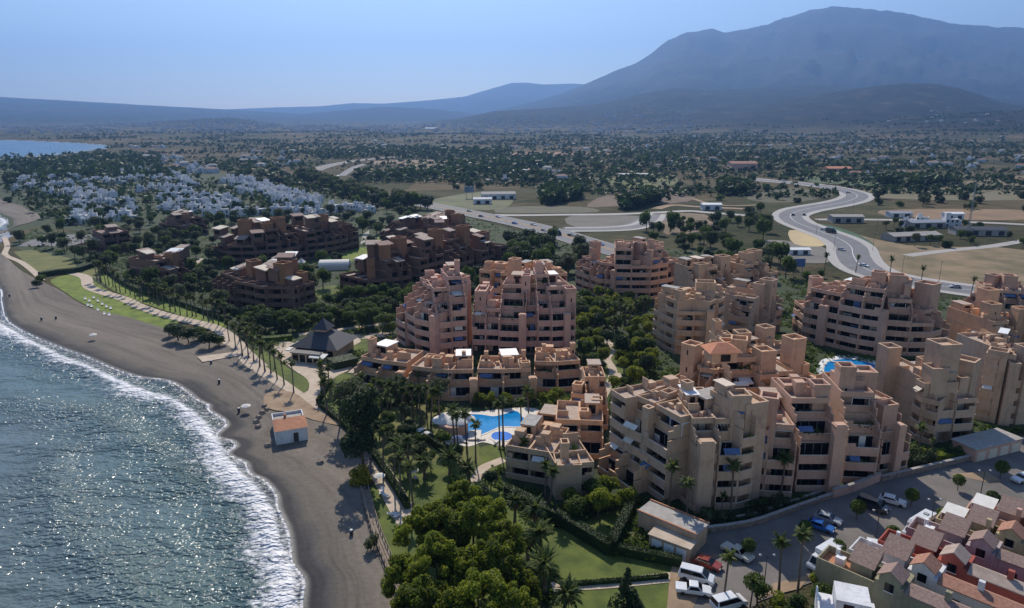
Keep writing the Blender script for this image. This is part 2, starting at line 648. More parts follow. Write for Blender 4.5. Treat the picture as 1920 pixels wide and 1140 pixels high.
def build_terrain():
    NS, NY = 560, 300
    S0, S1 = -1.5, 1.25
    Y0, Y1 = 24.0, 15500.0
    ys = [Y0 * (Y1 / Y0) ** (j / (NY - 1)) for j in range(NY)]
    ys = [0.0001 + v for v in ys]
    verts = []
    attr = []
    AY = np.array(ys)[:, None] * np.ones((1, NS)); AX = AY * np.linspace(S0, S1, NS)[None, :]
    INS = np_inside(SEAPOLY, AX, AY)
    NC = np_dist(COASTW[:150], AX, AY)
    for j, y in enumerate(ys):
        for i in range(NS):
            s = S0 + (S1 - S0) * i / (NS - 1)
            x = s * y
            z = height(x, y)
            if INS[j, i]: z = -3.0
            elif y < 900 and x < 0 and NC[j, i] < 7: z = -1.2
            verts.append((x, y, z))
    faces = []
    for j in range(NY - 1):
        for i in range(NS - 1):
            a = j * NS + i
            faces.append((a, a + 1, a + NS + 1, a + NS))
    # ground under and behind the viewpoint, on the landward side
    n = len(verts)
    verts += [(verts[0][0] - 0, -150, -3.0), (60, -150, 0), (400, -150, 0)]
    me = bpy.data.meshes.new('ground')
    k0 = 0
    kr = NS - 1
    mid = int((0 - S0) / (S1 - S0) * (NS - 1))
    faces.append(tuple([n, n + 1] + [mid + 2 - t for t in range(mid + 3)][:mid + 3]))
    faces.append(tuple([n + 1, n + 2] + list(range(kr, mid + 1, -1))))
    me.from_pydata(verts, [], faces)
    me.polygons.foreach_set('use_smooth', [True] * len(me.polygons))
    m, nt, bs, out = mat_new('ground')
    p = pos_scaled(nt)
    big = noise_n(nt, p, .0045, 6, .62)
    med = noise_n(nt, p, .03, 6, .65)
    fine = noise_n(nt, p, .35, 5, .7)
    c = ramp(nt, big, [(.34, (.022, .034, .014)), (.44, (.065, .062, .028)), (.52, (.13, .10, .055)), (.60, (.20, .145, .085)), (.70, (.045, .058, .024))])
    c = mix(nt, math_n(nt, 'MULTIPLY', ramp(nt, med, [(.42, 0.0), (.54, 1.0)]), .75), c, (.025, .036, .016))
    c = mix(nt, .5, c, ramp(nt, fine, [(.3, .55), (.65, 1.25)]), 'MULTIPLY')
    # plots of fields
    vor = N(nt, 'ShaderNodeTexVoronoi')
    L(nt, pos_scaled(nt, 1, .8, 0), vor.inputs['Vector']); vor.inputs['Scale'].default_value = .011
    sep = N(nt, 'ShaderNodeSeparateColor'); L(nt, vor.outputs['Color'], sep.inputs[0])
    c = mix(nt, .68, c, ramp(nt, sep.outputs[0], [(.0, (.09, .075, .04)), (.3, (.03, .042, .018)), (.55, (.17, .125, .075)), (.8, (.045, .06, .025)), (1.0, (.13, .095, .055))]))
    # hills: dark scrub with bare gullies above the plain
    g = N(nt, 'ShaderNodeNewGeometry')
    sx = N(nt, 'ShaderNodeSeparateXYZ'); L(nt, g.outputs['Position'], sx.inputs[0])
    hillf = ramp(nt, math_n(nt, 'DIVIDE', sx.outputs[2], 160.0), [(.05, 0.0), (.28, 1.0)])
    scrub = ramp(nt, noise_n(nt, pos_scaled(nt, 1, .6, 1), .012, 7, .7), [(.35, (.004, .008, .005)), (.56, (.012, .017, .009)), (.70, (.09, .07, .045))])
    rocky = ramp(nt, math_n(nt, 'DIVIDE', sx.outputs[2], 1500.0), [(.21, 0.0), (.29, 1.0)])
    scrub = mix(nt, rocky, scrub, ramp(nt, noise_n(nt, p, .006, 7, .7), [(.35, (.030, .036, .032)), (.65, (.055, .055, .048))]))
    c = mix(nt, hillf, c, scrub)
    L(nt, c, bs.inputs['Base Color'])
    bs.inputs['Roughness'].default_value = .97
    bs.inputs['Specular IOR Level'].default_value = .1
    b = bump(nt, bs, math_n(nt, 'ADD', math_n(nt, 'MULTIPLY', noise_n(nt, p, .01, 8, .65), 30.0), math_n(nt, 'MULTIPLY', fine, .5)), .5, 1.0)
    me.materials.append(m)
    o = link('ground', me)
    tag(o, kind='structure')


build_terrain()

# ------------------------------------------------------------------ sea
def build_sea():
    verts = []; faces = []
    idx = {}
    dE = []; dF = []; dS = []
    YS = []
    y = 60.0
    while y < 600:
        YS.append(y); y *= 1.0095
    while y < 9000:
        YS.append(y); y *= 1.03
    NSX = 330
    S0, S1 = -1.35, -.14
    grid = []
    AY = np.array(YS)[:, None] * np.ones((1, NSX)); AX = AY * np.linspace(S0, S1, NSX)[None, :]
    INS = np_inside(SEAPOLY, AX, AY)
    EE = np_dist(COASTW, AX, AY); FF = np_dist(FOAMW, AX, AY)
    FPOLY = FOAMW + [(-9000, 2500), (-9000, -200), (FOAMW[0][0] - 10, -200)]
    FIN = np_inside(FPOLY, AX, AY)
    SS = np.minimum(np_dist(SWELLW, AX, AY), np_dist(SWELL2W, AX, AY))
    for j, y in enumerate(YS):
        for i in range(NSX):
            s = S0 + (S1 - S0) * i / (NSX - 1)
            x = s * y
            near = y < 700
            e = float(EE[j, i]); de = e if INS[j, i] else -e
            f = float(FF[j, i]); df = f if FIN[j, i] else -f
            sw = float(SS[j, i])
            z = 0.0
            if near:
                z = .12 * mn.fractal((x / 9, y / 5, 0), 1, 2, 3) + .10 * mn.noise((x / 22, y / 9, 5.0))
                if de > 0:
                    z *= min(1, de / 8)
                z += .55 * math.exp(-(f / 2.6) ** 2) if de > 1.5 else 0
                z += .5 * math.exp(-(sw / 3.5) ** 2)
                if de < 3: z = z * max(0, de / 3) if de > 0 else -.35
            grid.append((x, y, z)); dE.append(de); dF.append(df); dS.append(sw)
    for j in range(len(YS) - 1):
        for i in range(NSX - 1):
            a = j * NSX + i
            q = (a, a + 1, a + NSX + 1, a + NSX)
            if max(dE[k] for k in q) < -6: continue
            faces.append(q)
    me = bpy.data.meshes.new('sea')
    me.from_pydata(grid, [], faces)
    me.polygons.foreach_set('use_smooth', [True] * len(me.polygons))
    for nm, d in (('shore', dE), ('breaker', dF), ('swell', dS)):
        at = me.attributes.new(nm, 'FLOAT', 'POINT')
        at.data.foreach_set('value', d)
    m, nt, bs, out = mat_new('sea_water')
    p = pos_scaled(nt)
    A = {}
    for nm in ('shore', 'breaker', 'swell'):
        a = N(nt, 'ShaderNodeAttribute', attribute_name=nm); A[nm] = a.outputs['Fac']
    ps = pos_scaled(nt, 1, 1, 0)
    n_big = noise_n(nt, ps, .06, 5, .6)
    n_fine = noise_n(nt, ps, .55, 6, .72)
    n_str = noise_n(nt, pos_scaled(nt, 1.6, .5, 0), .9, 5, .7)
    # body colour: greener over the sandy shallows, bluer further out
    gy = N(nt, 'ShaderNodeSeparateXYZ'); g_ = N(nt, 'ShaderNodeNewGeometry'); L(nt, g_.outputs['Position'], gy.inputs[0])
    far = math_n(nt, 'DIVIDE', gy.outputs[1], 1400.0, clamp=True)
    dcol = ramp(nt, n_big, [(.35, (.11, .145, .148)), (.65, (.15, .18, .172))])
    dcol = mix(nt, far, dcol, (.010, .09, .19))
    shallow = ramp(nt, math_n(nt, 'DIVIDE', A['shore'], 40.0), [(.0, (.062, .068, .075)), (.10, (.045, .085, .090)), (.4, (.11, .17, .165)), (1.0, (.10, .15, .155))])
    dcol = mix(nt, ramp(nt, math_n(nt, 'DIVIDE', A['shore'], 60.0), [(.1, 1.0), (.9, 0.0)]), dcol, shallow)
    # breaking band: solid near the line, torn outwards
    wid = ramp(nt, noise_n(nt, ps, .05, 3, .5), [(.35, .12), (.65, .75)])
    wid = math_n(nt, 'ADD', wid, math_n(nt, 'MULTIPLY', ramp(nt, math_n(nt, 'DIVIDE', gy.outputs[1], 200.0), [(.5, 1.0), (.85, 0.0)]), .45))
    sea_side = math_n(nt, 'DIVIDE', math_n(nt, 'MAXIMUM', A['breaker'], 0.0), math_n(nt, 'MULTIPLY', wid, 10.0))
    land_side = math_n(nt, 'DIVIDE', math_n(nt, 'MAXIMUM', math_n(nt, 'MULTIPLY', A['breaker'], -1.0), 0.0), 2.2)
    br = math_n(nt, 'ADD', sea_side, land_side)
    f1 = math_n(nt, 'SUBTRACT', math_n(nt, 'MULTIPLY', n_fine, 1.75), br)
    f1 = ramp(nt, f1, [(.28, 0.0), (.66, .8), (.95, 1.0)])
    # swash film between breaker and the sand
    f2 = math_n(nt, 'SUBTRACT', math_n(nt, 'MULTIPLY', noise_n(nt, ps, 1.1, 5, .75), 1.5), math_n(nt, 'DIVIDE', A['shore'], 11.0))
    f2 = ramp(nt, f2, [(.62, 0.0), (.85, .30)])
    f3 = ramp(nt, math_n(nt, 'ABSOLUTE', math_n(nt, 'SUBTRACT', A['shore'], .35)), [(.1, .75), (.42, 0.0)])
    # old foam lace further out
    f4 = math_n(nt, 'SUBTRACT', math_n(nt, 'MULTIPLY', noise_n(nt, ps, .42, 7, .8), 1.3), math_n(nt, 'DIVIDE', math_n(nt, 'ABSOLUTE', A['breaker']), 38.0))
    f4 = ramp(nt, f4, [(.54, 0.0), (.78, .5)])
    foam = math_n(nt, 'MAXIMUM', math_n(nt, 'MAXIMUM', f1, f2), math_n(nt, 'MAXIMUM', f3, f4))
    col = mix(nt, foam, dcol, (.80, .80, .83))
    L(nt, col, bs.inputs['Base Color'])
    L(nt, math_n(nt, 'ADD', math_n(nt, 'MULTIPLY', foam, .65), .14), bs.inputs['Roughness'])
    bs.inputs['IOR'].default_value = 1.333
    w1 = noise_n(nt, pos_scaled(nt, .8, 1.3, 0), .42, 2, .5)
    w2 = noise_n(nt, pos_scaled(nt, 1, 1.25, 0), 1.25, 1, .5)
    w3 = noise_n(nt, pos_scaled(nt, .6, 1.2, 0), .11, 3, .5)
    hsum = math_n(nt, 'ADD', math_n(nt, 'MULTIPLY', w1, 1.0), math_n(nt, 'MULTIPLY', w2, .5))
    sb = ramp(nt, math_n(nt, 'DIVIDE', math_n(nt, 'MINIMUM', A['swell'], math_n(nt, 'ABSOLUTE', A['breaker'])), 24.0), [(.0, 1.3), (.22, .9), (.6, .27)])
    sb = math_n(nt, 'MULTIPLY', sb, ramp(nt, noise_n(nt, ps, .035, 3, .5), [(.35, .45), (.62, 1.35)]))
    hsum = math_n(nt, 'MULTIPLY', hsum, sb)
    hsum = math_n(nt, 'ADD', hsum, math_n(nt, 'MULTIPLY', w3, 1.5))
    bump(nt, bs, hsum, 1.0, 1.3)
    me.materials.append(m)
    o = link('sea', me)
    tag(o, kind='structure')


build_sea()

# ------------------------------------------------------------------ beach
def build_beach():
    back = [(790, 1200), (760, 1150), (728, 1080), (705, 1010), (683, 950), (690, 905), (700, 870), (655, 815), (600, 778), (560, 750), (520, 725), (480, 700), (452, 680), (430, 650), (395, 640), (350, 622), (300, 614), (240, 596), (190, 585), (150, 570), (112, 545), (70, 525), (35, 505), (0, 475), (-60, 450), (-20, 440), (30, 425), (75, 410), (60, 395), (20, 380), (-20, 370), (-120, 364), (-260, 355)]
    sea_side = [c for c in COAST[:38]]
    cw = smooth_line(wpoly(sea_side), 4)
    bw = smooth_line(wpoly(back), 4)
    NU, NV = 260, 26
    def resample(line, n):
        ln = [0]
        for a, b in zip(line, line[1:]): ln.append(ln[-1] + hypot(b[0] - a[0], b[1] - a[1]))
        out = []; k = 0
        for i in range(n):
            t = ln[-1] * i / (n - 1)
            while k < len(ln) - 2 and ln[k + 1] < t: k += 1
            u = (t - ln[k]) / max(1e-6, ln[k + 1] - ln[k])
            out.append((line[k][0] + (line[k + 1][0] - line[k][0]) * u, line[k][1] + (line[k + 1][1] - line[k][1]) * u))
        return out
    # match by splitting at shared stations so the two lines stay opposite each other
    stations = [((575, 1200), (790, 1200)), ((524, 950), (683, 950)), ((427, 797), (640, 805)), ((315, 712), (480, 700)), ((165, 668), (300, 614)), ((15, 598), (112, 545)), ((-45, 480), (0, 475)), ((18, 420), (75, 410)), ((-260, 362), (-260, 355))]
    def nearest(line, p):
        q = G(*p); return min(range(len(line)), key=lambda i: (line[i][0] - q.x) ** 2 + (line[i][1] - q.y) ** 2)
    rows_a, rows_b = [], []
    ka = [nearest(cw, a) for a, b in stations]; kb = [nearest(bw, b) for a, b in stations]
    for i in range(len(stations) - 1):
        rows_a += resample(cw[ka[i]:ka[i + 1] + 1], 46)[:-1]
        rows_b += resample(bw[kb[i]:kb[i + 1] + 1], 46)[:-1]
    mb = MB(); wet = []
    for (ax, ay), (bx, by) in zip(rows_a, rows_b):
        for j in range(NV + 3):
            t = (j - 3) / (NV - 1)
            wd = hypot(bx - ax, by - ay)
            if t < 0: t = (-14, -6, -2.5)[j] / wd
            x, y = ax + (bx - ax) * t, ay + (by - ay) * t
            d = t * wd
            z = -.06 + .16 * min(1, max(0, d / 6)) + .28 * smoothstep(max(0, d) / max(wd, 1)) + .05 * mn.noise((x / 6, y / 6, 1)) * min(1, max(0, d / 5))
            if t < 0: z = -.06 + d * .06
            if t > .93: z -= (t - .93) * 1.5
            mb.v.append((x, y, max(z, .02) if t > .3 else z)); wet.append(d)
    K = NV + 3
    for i in range(len(rows_a) - 1):
        for j in range(K - 1):
            a = i * K + j
            mb.f.append((a, a + 1, a + K + 1, a + K))
    m, nt, bs, out = mat_new('beach_sand')
    p = pos_scaled(nt)
    big = noise_n(nt, p, .06, 5, .6); fine = noise_n(nt, p, 1.2, 5, .75)
    at = N(nt, 'ShaderNodeAttribute', attribute_name='wet')
    wv = math_n(nt, 'ADD', math_n(nt, 'DIVIDE', at.outputs['Fac'], 30.0), math_n(nt, 'MULTIPLY', math_n(nt, 'SUBTRACT', big, .5), .35))
    c = ramp(nt, wv, [(.0, (.035, .034, .038)), (.07, (.060, .056, .056)), (.18, (.14, .12, .10)), (.5, (.195, .165, .135)), (1.0, (.155, .13, .108))])
    cx = N(nt, 'ShaderNodeCombineXYZ'); gg = N(nt, 'ShaderNodeSeparateXYZ'); L(nt, p, gg.inputs[0])
    L(nt, math_n(nt, 'MULTIPLY', at.outputs['Fac'], .32), cx.inputs[0]); L(nt, math_n(nt, 'MULTIPLY', gg.outputs[1], .022), cx.inputs[1]); L(nt, math_n(nt, 'MULTIPLY', gg.outputs[0], .022), cx.inputs[2])
    bands = ramp(nt, noise_n(nt, cx.outputs[0], 1.0, 6, .7), [(.34, .55), (.5, .95), (.66, 1.2)])
    c = mix(nt, .8, c, ramp(nt, fine, [(.3, .78), (.7, 1.12)]), 'MULTIPLY')
    c = mix(nt, .8, c, bands, 'MULTIPLY')
    c = mix(nt, ramp(nt, noise_n(nt, p, .5, 6, .8), [(.60, 0.0), (.72, .6)]), c, (.07, .058, .05))
    L(nt, c, bs.inputs['Base Color'])
    L(nt, ramp(nt, at.outputs['Fac'], [(.0, .35), (1.0, .95)]), bs.inputs['Roughness'])
    bump(nt, bs, noise_n(nt, p, .9, 6, .75), .6, .35)
    o = mb.build('beach', m, smooth=True)
    a = o.data.attributes.new('wet', 'FLOAT', 'POINT'); a.data.foreach_set('value', wet)
    tag(o, kind='structure')


build_beach()

# ------------------------------------------------------------------ haze
def build_haze():
    mb = MB()
    mb.box(-26000, -400, -5, 26000, 17000, 1780)
    m = bpy.data.materials.new('haze'); m.use_nodes = True
    nt = m.node_tree
    for n in list(nt.nodes): nt.nodes.remove(n)
    out = nt.nodes.new('ShaderNodeOutputMaterial')
    v = nt.nodes.new('ShaderNodeVolumePrincipled')
    v.inputs['Color'].default_value = (.25, .48, 1.0, 1)
    v.inputs['Density'].default_value = HAZE_D
    v.inputs['Anisotropy'].default_value = 0.45
    nt.links.new(v.outputs[0], out.inputs['Volume'])
    o = mb.build('haze', m)
    o.display_type = 'WIRE'
    tag(o, 'thin blue haze filling the air over coast and hills', 'haze', kind='stuff')


HAZE_D = 0.000095
build_haze()
# ------------------------------------------------------------------ terraced apartment blocks
FOOT = []


class Blk:
    """collects named pieces in a frame of their own and hangs them on one root"""

    def __init__(s, name, origin, label, cat, group=None, rz=0.0):
        s.root = empty(name, origin, rz)
        tag(s.root, label, cat, group)
        s.o = Vector(origin)

    def part(s, mb, name, mat, parent=None, label=None, smooth=False, kind=None):
        o = mb.build(name, mat, parent or s.root, smooth)
        if o and label: o['label'] = label
        if o and kind: o['kind'] = kind
        return o


def frame(p0, p1, org):
    d = Vector((p1[0] - p0[0], p1[1] - p0[1], 0))
    w = d.length
    u = d / w
    v = Vector((-u.y, u.x, 0))
    m = Matrix(((u.x, v.x, 0, p0[0] - org[0]), (u.y, v.y, 0, p0[1] - org[1]), (0, 0, 1, 0), (0, 0, 0, 1)))
    return m, w


PAL = {
    'pink': ('pink', 'pink', 'coping', 'terrace'), 'tan': ('tan', 'tan', 'coping', 'terrace'),
    'grey': ('grey_tan', 'grey_tan', 'coping', 'terrace'), 'mauve': ('mauve', 'mauve', 'coping', 'terrace'),
    'orange': ('orange', 'orange', 'coping', 'terrace'), 'brown': ('brown', 'brown_tower', 'brown_roof', 'brown_roof')}


def tower_mb(mb, x0, y0, x1, y1, z0, z1, m, rim=.28):
    mb.box(x0, y0, z0, x1, y1, z1 - .7, m)
    r = rim
    mb.box(x0 - .06, y0 - .06, z1 - .7, x1 + .06, y0 + r, z1, m)
    mb.box(x0 - .06, y1 - r, z1 - .7, x1 + .06, y1 + .06, z1, m)
    mb.box(x0 - .06, y0 + r, z1 - .7, x0 + r, y1 - r, z1, m)
    mb.box(x1 - r, y0 + r, z1 - .7, x1 + .06, y1 - r, z1, m)


def terraced(name, label, pts, spec, depth=16.0, pal='tan', kb=3, step=3.0, seed=1, towers=(), pilasters=(), group=None, fh=3.0, zb=0.0, clutter=1.0, world=None, cat='apartment building', detail=True, split=True):
    """pts: facade foot line in photograph pixels, left to right; spec: storeys of each stretch"""
    rng = random.Random(seed)
    P = [G(x, y, zb) for x, y in pts]
    org = P[0]
    b = Blk(name, org, label, cat, group)
    cw, ct, cc, cf = [M[k] for k in PAL[pal]]
    frames = [frame(P[i], P[i + 1], org) for i in range(len(P) - 1)]
    jobs = []
    for i, (m, w) in enumerate(frames):
        ns = max(1, round(w / 4.9)) if split else 1
        for q in range(ns):
            jobs.append((i, m @ Matrix.Translation((w * q / ns, 0, 0)), w / ns, q, ns))
    for jn, (i, m, w, q_, ns) in enumerate(jobs):
        sp = spec[i]
        if sp is None: continue
        nf = sp if isinstance(sp, int) else sp[0]
        k_b = kb if isinstance(sp, int) else sp[1]
        off = 0.0 if isinstance(sp, int) or len(sp) < 3 else sp[2]
        dep = depth if isinstance(sp, int) or len(sp) < 4 else sp[3]
        if i + 1 < len(P) - 1 and spec[i + 1] is not None:
            d0, d1 = P[i + 1] - P[i], P[i + 2] - P[i + 1]
            if (atan2(d1.y, d1.x) - atan2(d0.y, d0.x)) > radians(30): dep = min(dep, 7.5 if i == 0 else 5.5)
        if ns > 1 and nf > 3:
            nf = max(k_b, nf - rng.choice([0, 0, 1, 1])); k_b = max(1, k_b - rng.choice([0, 0, 1]))
            off += rng.choice([0, 0, .5, .9]) if k_b > 1 else 0
        depth_full, depth = depth, dep
        FOOT.append([((m @ Vector(q)).x + org.x, (m @ Vector(q)).y + org.y) for q in ((-1.5, -2.5, 0), (w + 1.5, -2.5, 0), (w + 1.5, depth + 1, 0), (-1.5, depth + 1, 0))])
        dj = .013 * (jn % 7)
        wall = MB(); floor = MB()
        x0, x1 = 0.0, w
        for k in range(nf):
            sb = off + max(0, k - k_b + 1) * step
            if sb > depth - 4: break
            z = k * fh + dj
            band = MB()
            ph = 1.12 if k < k_b else rng.choice([1.0, 1.1, 1.3])
            if k > 0 or off == 0:
                band.box(x0 + .03, sb - .02, z - .5, x1 - .03, sb + .2, z + ph, m)
                # a short step down or a raised end makes the parapets irregular
                if detail and k >= k_b - 1 and rng.random() < .5:
                    e = rng.choice([0, 1]); ww = rng.uniform(.9, 1.8)
                    a0 = x0 if e == 0 else x1 - ww
                    band.box(a0, sb - .05, z + ph, a0 + ww, sb + .23, z + ph + rng.uniform(.4, 1.1), m)
                bo = b.part(band, 'balcony', cw)
                cop = MB()
                cop.box(x0 + .01, sb - .05, z + ph, x1 - .01, sb + .24, z + ph + .06, m)
                if detail: b.part(cop, 'coping', cc, bo)
            floor.box(x0 + .02, sb + .2, z - .3, x1 - .02, depth - .02, z, m)
            rb = sb + (2.3 if k < nf else 0)
            wall.box(x0 + .01, rb, z, x1 - .01, depth, z + fh - .3, m)
            # cheeks at both ends of the loggia, stepping down where the terraces do
            for a0, a1 in ((x0 + .0, x0 + .24), (x1 - .24, x1 - .0)):
                wall.box(a0, sb + .2, z, a1, rb, z + fh - .3, m)
                if k >= k_b:
                    wall.box(a0, sb - step + .21, z, a1, sb + .2 - .02, z + 1.5, m)
                    wall.box(a0, sb - step * .5, z + 1.5, a1, sb + .2 - .02, z + 2.3, m)
            # opening between the cheeks, wide doors
            nd = max(1, int(w / 3.4))
            gw = (w - .9) / nd
            gl = MB(); fr = MB()
            for q in range(nd):
                if k >= k_b and rng.random() < .15: continue
                gx = x0 + .45 + q * gw
                gl.box(gx + .04, rb - .04, z + .06, gx + gw - .04, rb, z + 2.45, m)
                if detail:
                    fr.box(gx + gw / 2 - .04, rb - .07, z + .06, gx + gw / 2 + .04, rb - .04, z + 2.25, m)
                    fr.box(gx + .08, rb - .08, z + 2.45, gx + gw - .08, rb - .002, z + 2.54, m)
            g_ = b.part(gl, 'window', M['glass'])
            if g_ and detail and rng.random() < .45:
                cu = MB(); q = rng.randrange(nd); gx = x0 + .45 + q * gw + rng.choice([.05, gw * .5])
                cu.box(gx, rb - .065, z + .1, gx + gw * rng.uniform(.2, .45), rb - .045, z + rng.choice([2.4, 2.4, 1.4]), m)
                b.part(cu, 'blind', rng.choice([M['canvas'], M['canvas_cream'], M['canvas_blue']]), g_)
            if g_ and detail: b.part(fr, 'frame', M['grey_metal'], g_)
            # sun blinds let down in front of some loggias, plants and towels over parapets
            if detail and k and k <= k_b and rng.random() < .16:
                q = MB(); a = x0 + rng.uniform(.4, .8); c = min(x1 - .4, a + rng.uniform(1.8, 3.2)); zz = z + fh - .52
                pa = [m @ Vector(v_) for v_ in ((a, sb + .1, zz), (c, sb + .1, zz), (c, sb - .75, zz - .55), (a, sb - .75, zz - .55))]
                q.quad(*pa); q.quad(pa[3], pa[2], pa[2] - Vector((0, 0, .22)), pa[3] - Vector((0, 0, .22)))
                b.part(q, 'awning', rng.choice([M['canvas_blue'], M['canvas'], M['canvas_cream'], M['canvas_blue']]))
            if detail and rng.random() < .22:
                a = rng.uniform(x0 + .6, x1 - 1.2)
                q = leaf_cloud_mb([(a + t * .5, sb + .45, z + ph + .05, rng.uniform(.3, .6)) for t in range(rng.randint(1, 4)) if a + t * .5 < x1 - .3], 50, .2, rng, m)
                b.part(q, 'balcony_plants', rng.choice([M['leaf'], M['leaf_bright'], M['leaf']]))
            # small windows in the end walls
            if detail and (jn == len(jobs) - 1 or jn == 0):
                ew = MB()
                xe = x1 if jn == len(jobs) - 1 else x0
                for q in range(2):
                    yy = rb + 2.0 + q * 5.0
                    if yy + 1.2 < depth:
                        s_ = 1 if xe == x1 else -1
                        xa, xb = (xe - .02, xe + .03) if s_ > 0 else (xe - .03, xe + .02)
                        ew.box(xa, yy, z + 1.0, xb, yy + 1.1, z + 2.1, m)
                b.part(ew, 'side_window', M['glass'])
            # terraces in the open: pergolas, awnings, dividing walls, planting boxes
            if k >= k_b and detail and rng.random() < .85 * clutter:
                kind = rng.choice(['pergola', 'awning', 'pergola', 'plants', 'shade', 'divider', 'divider', 'plunge'])
                c0 = rng.uniform(x0 + .5, x1 - 3.0) if w > 4 else x0 + .4
                wdt = min(rng.uniform(2.4, 3.6), w - .8)
                t0 = sb - 0
                if kind == 'pergola':
                    q = MB()
                    for a in (c0, c0 + wdt - .12):
                        q.box(a, t0 + .25, z, a + .12, t0 + .37, z + 2.35, m)
                    for j in range(6):
                        xx = c0 + (wdt - .1) * j / 5
                        q.box(xx, t0 + .1, z + 2.35, xx + .1, rb, z + 2.5, m)
                    b.part(q, 'pergola', M['white'] if rng.random() < .6 else M['wood'])
                elif kind == 'awning':
                    q = MB()
                    a, c = m @ Vector((c0, rb - .01, z + 2.5)), m @ Vector((c0 + wdt, rb - .01, z + 2.5))
                    d, e = m @ Vector((c0 + wdt, t0 + .2, z + 2.0)), m @ Vector((c0, t0 + .2, z + 2.0))
                    q.quad(a, c, d, e)
                    q.quad(e, d, d - Vector((0, 0, .3)), e - Vector((0, 0, .3)))
                    b.part(q, 'awning', rng.choice([M['canvas'], M['canvas_cream'], M['canvas_blue'], M['canvas']]))
                elif kind == 'divider':
                    wall.box(c0, sb + .22, z, c0 + .2, rb + .01, z + 1.7, m)
                    wall.box(c0, sb + .22, z + 1.7, c0 + .2, sb + .9, z + 2.3, m)
                elif kind == 'shade':
                    q = MB()
                    q.box(c0, sb + .3, z + 2.35, c0 + wdt, rb + .4, z + 2.47, m)
                    for a in (c0 + .05, c0 + wdt - .17):
                        q.box(a, sb + .4, z, a + .12, sb + .52, z + 2.35, m)
                    b.part(q, 'canopy', M['white'])
                elif kind == 'plunge':
                    q = MB(); q.box(c0, sb + .25, z + .02, c0 + wdt, rb - .3, z + .62, m)
                    b.part(q, 'plunge_pool_rim', cc)
                    q = MB(); q.box(c0 + .2, sb + .45, z + .55, c0 + wdt - .2, rb - .5, z + .64, m)
                    b.part(q, 'plunge_pool_water', M['plunge'])
                else:
                    q = leaf_cloud_mb([(c0 + wdt * t, sb + .5, z + .9 + rng.random() * .3, .55 + rng.random() * .3) for t in (0, .3, .6, .9)], 90, .28, rng, m)
                    b.part(q, 'planting', M['leaf'])
        # flat roof with parapet, service boxes and a penthouse
        ntop = k + (1 if sb <= depth - 4 else 0)
        zt = ntop * fh + dj
        sb = off + max(0, ntop - 1 - k_b + 1) * step
        floor.box(x0 + .02, sb + .1, zt - .3, x1 - .02, depth - .02, zt, m)
        for a in ((x0, sb, x1, sb + .2), (x0, depth - .2, x1, depth), (x0, sb + .2, x0 + .2, depth - .2), (x1 - .2, sb + .2, x1, depth - .2)):
            wall.box(a[0], a[1], zt - .3, a[2], a[3], zt + .75, m)
        if detail and depth - sb > 5:
            v = sb + rng.uniform(2.5, 4)
            while v < depth - 1.5:
                a = rng.choice([0, 0, .35, .5]) * w; c = a + rng.uniform(.4, .65) * w
                wall.box(x0 + a + .22, v, zt, min(x0 + c, x1 - .22), v + .2, zt + rng.uniform(.9, 2.3), m)
                if rng.random() < .6:
                    a = rng.uniform(.3, w - 2.6) if w > 3.2 else .3
                    sz_ = rng.uniform(1.4, 2.2)
                    if v + .25 + sz_ < depth - .25: wall.box(x0 + a, v + .25, zt, x0 + a + sz_, v + .25 + sz_, zt + rng.uniform(1.3, 2.7), m)
                v += rng.uniform(3.2, 5)
        if detail and clutter:
            if rng.random() < .5 and depth - sb > 6:
                pw = min(w * .55, 4.5); px_ = x0 + rng.uniform(.3, w - pw - .3)
                pent = MB(); pd = min(4.5, depth - sb - 3.5)
                pent.box(px_, depth - pd - .5, zt, px_ + pw, depth - .5, zt + 2.5, m)
                b.part(pent, 'penthouse', cw)
                rf = MB(); rf.box(px_ - .25, depth - pd - .8, zt + 2.5, px_ + pw + .25, depth - .25, zt + 2.66, m)
                b.part(rf, 'roof', rng.choice([M['white'], M['concrete'], M['concrete'], cc, cf]))
                gl = MB(); gl.box(px_ + .6, depth - pd - .54, zt + .2, px_ + pw - .6, depth - pd - .5, zt + 2.1, m)
                b.part(gl, 'window', M['glass'])
            if rng.random() < .8:
                for j in range(rng.randint(1, 3)):
                    q = MB()
                    a = rng.uniform(x0 + .5, x1 - 1.4); c = rng.uniform(sb + 1, min(sb + 5, depth - 2))
                    hh = rng.uniform(.7, 1.6)
                    q.box(a, c, zt, a + rng.uniform(.7, 1.2), c + rng.uniform(.6, 1), zt + hh, m)
                    b.part(q, 'chimney', cw)
        if detail and w > 3.6 and rng.random() < .5:
            tw = rng.uniform(1.3, 2.4); td = rng.uniform(1.3, 2.6)
            ta = rng.choice([0.05, w - tw - .05]); tv = min(sb + rng.uniform(.4, 6), depth - td - .3)
            if tv > 0:
                t = MB(); tower_mb(t, x0 + ta, tv, x0 + ta + tw, tv + td, max(0, zt - 4), zt + rng.uniform(1.6, 4.6), m, .2)
                b.part(t, 'chimney_tower', cw)
        b.part(wall, 'wall', cw)
        b.part(floor, 'terrace_floor', cf)
        depth = depth_full
    # square stair towers: (stretch, along, inwards, width, depth, top height)
    for (i, u, v, tw, td, zt) in towers:
        m, w = frames[i]
        t = MB(); a = u * w
        tower_mb(t, a, v, a + tw, v + td, 0.0, zt, m)
        o = b.part(t, 'tower', ct)
        sl = MB()
        if detail:
            for z in range(2, int(zt) - 2, 4):
                sl.box(a + tw / 2 - .18, v - .03, z + .6, a + tw / 2 + .18, v + .02, z + 1.7, m)
        # narrow slits only on some towers
        if rng.random() < .4: b.part(sl, 'slit_window', M['glass'], o)
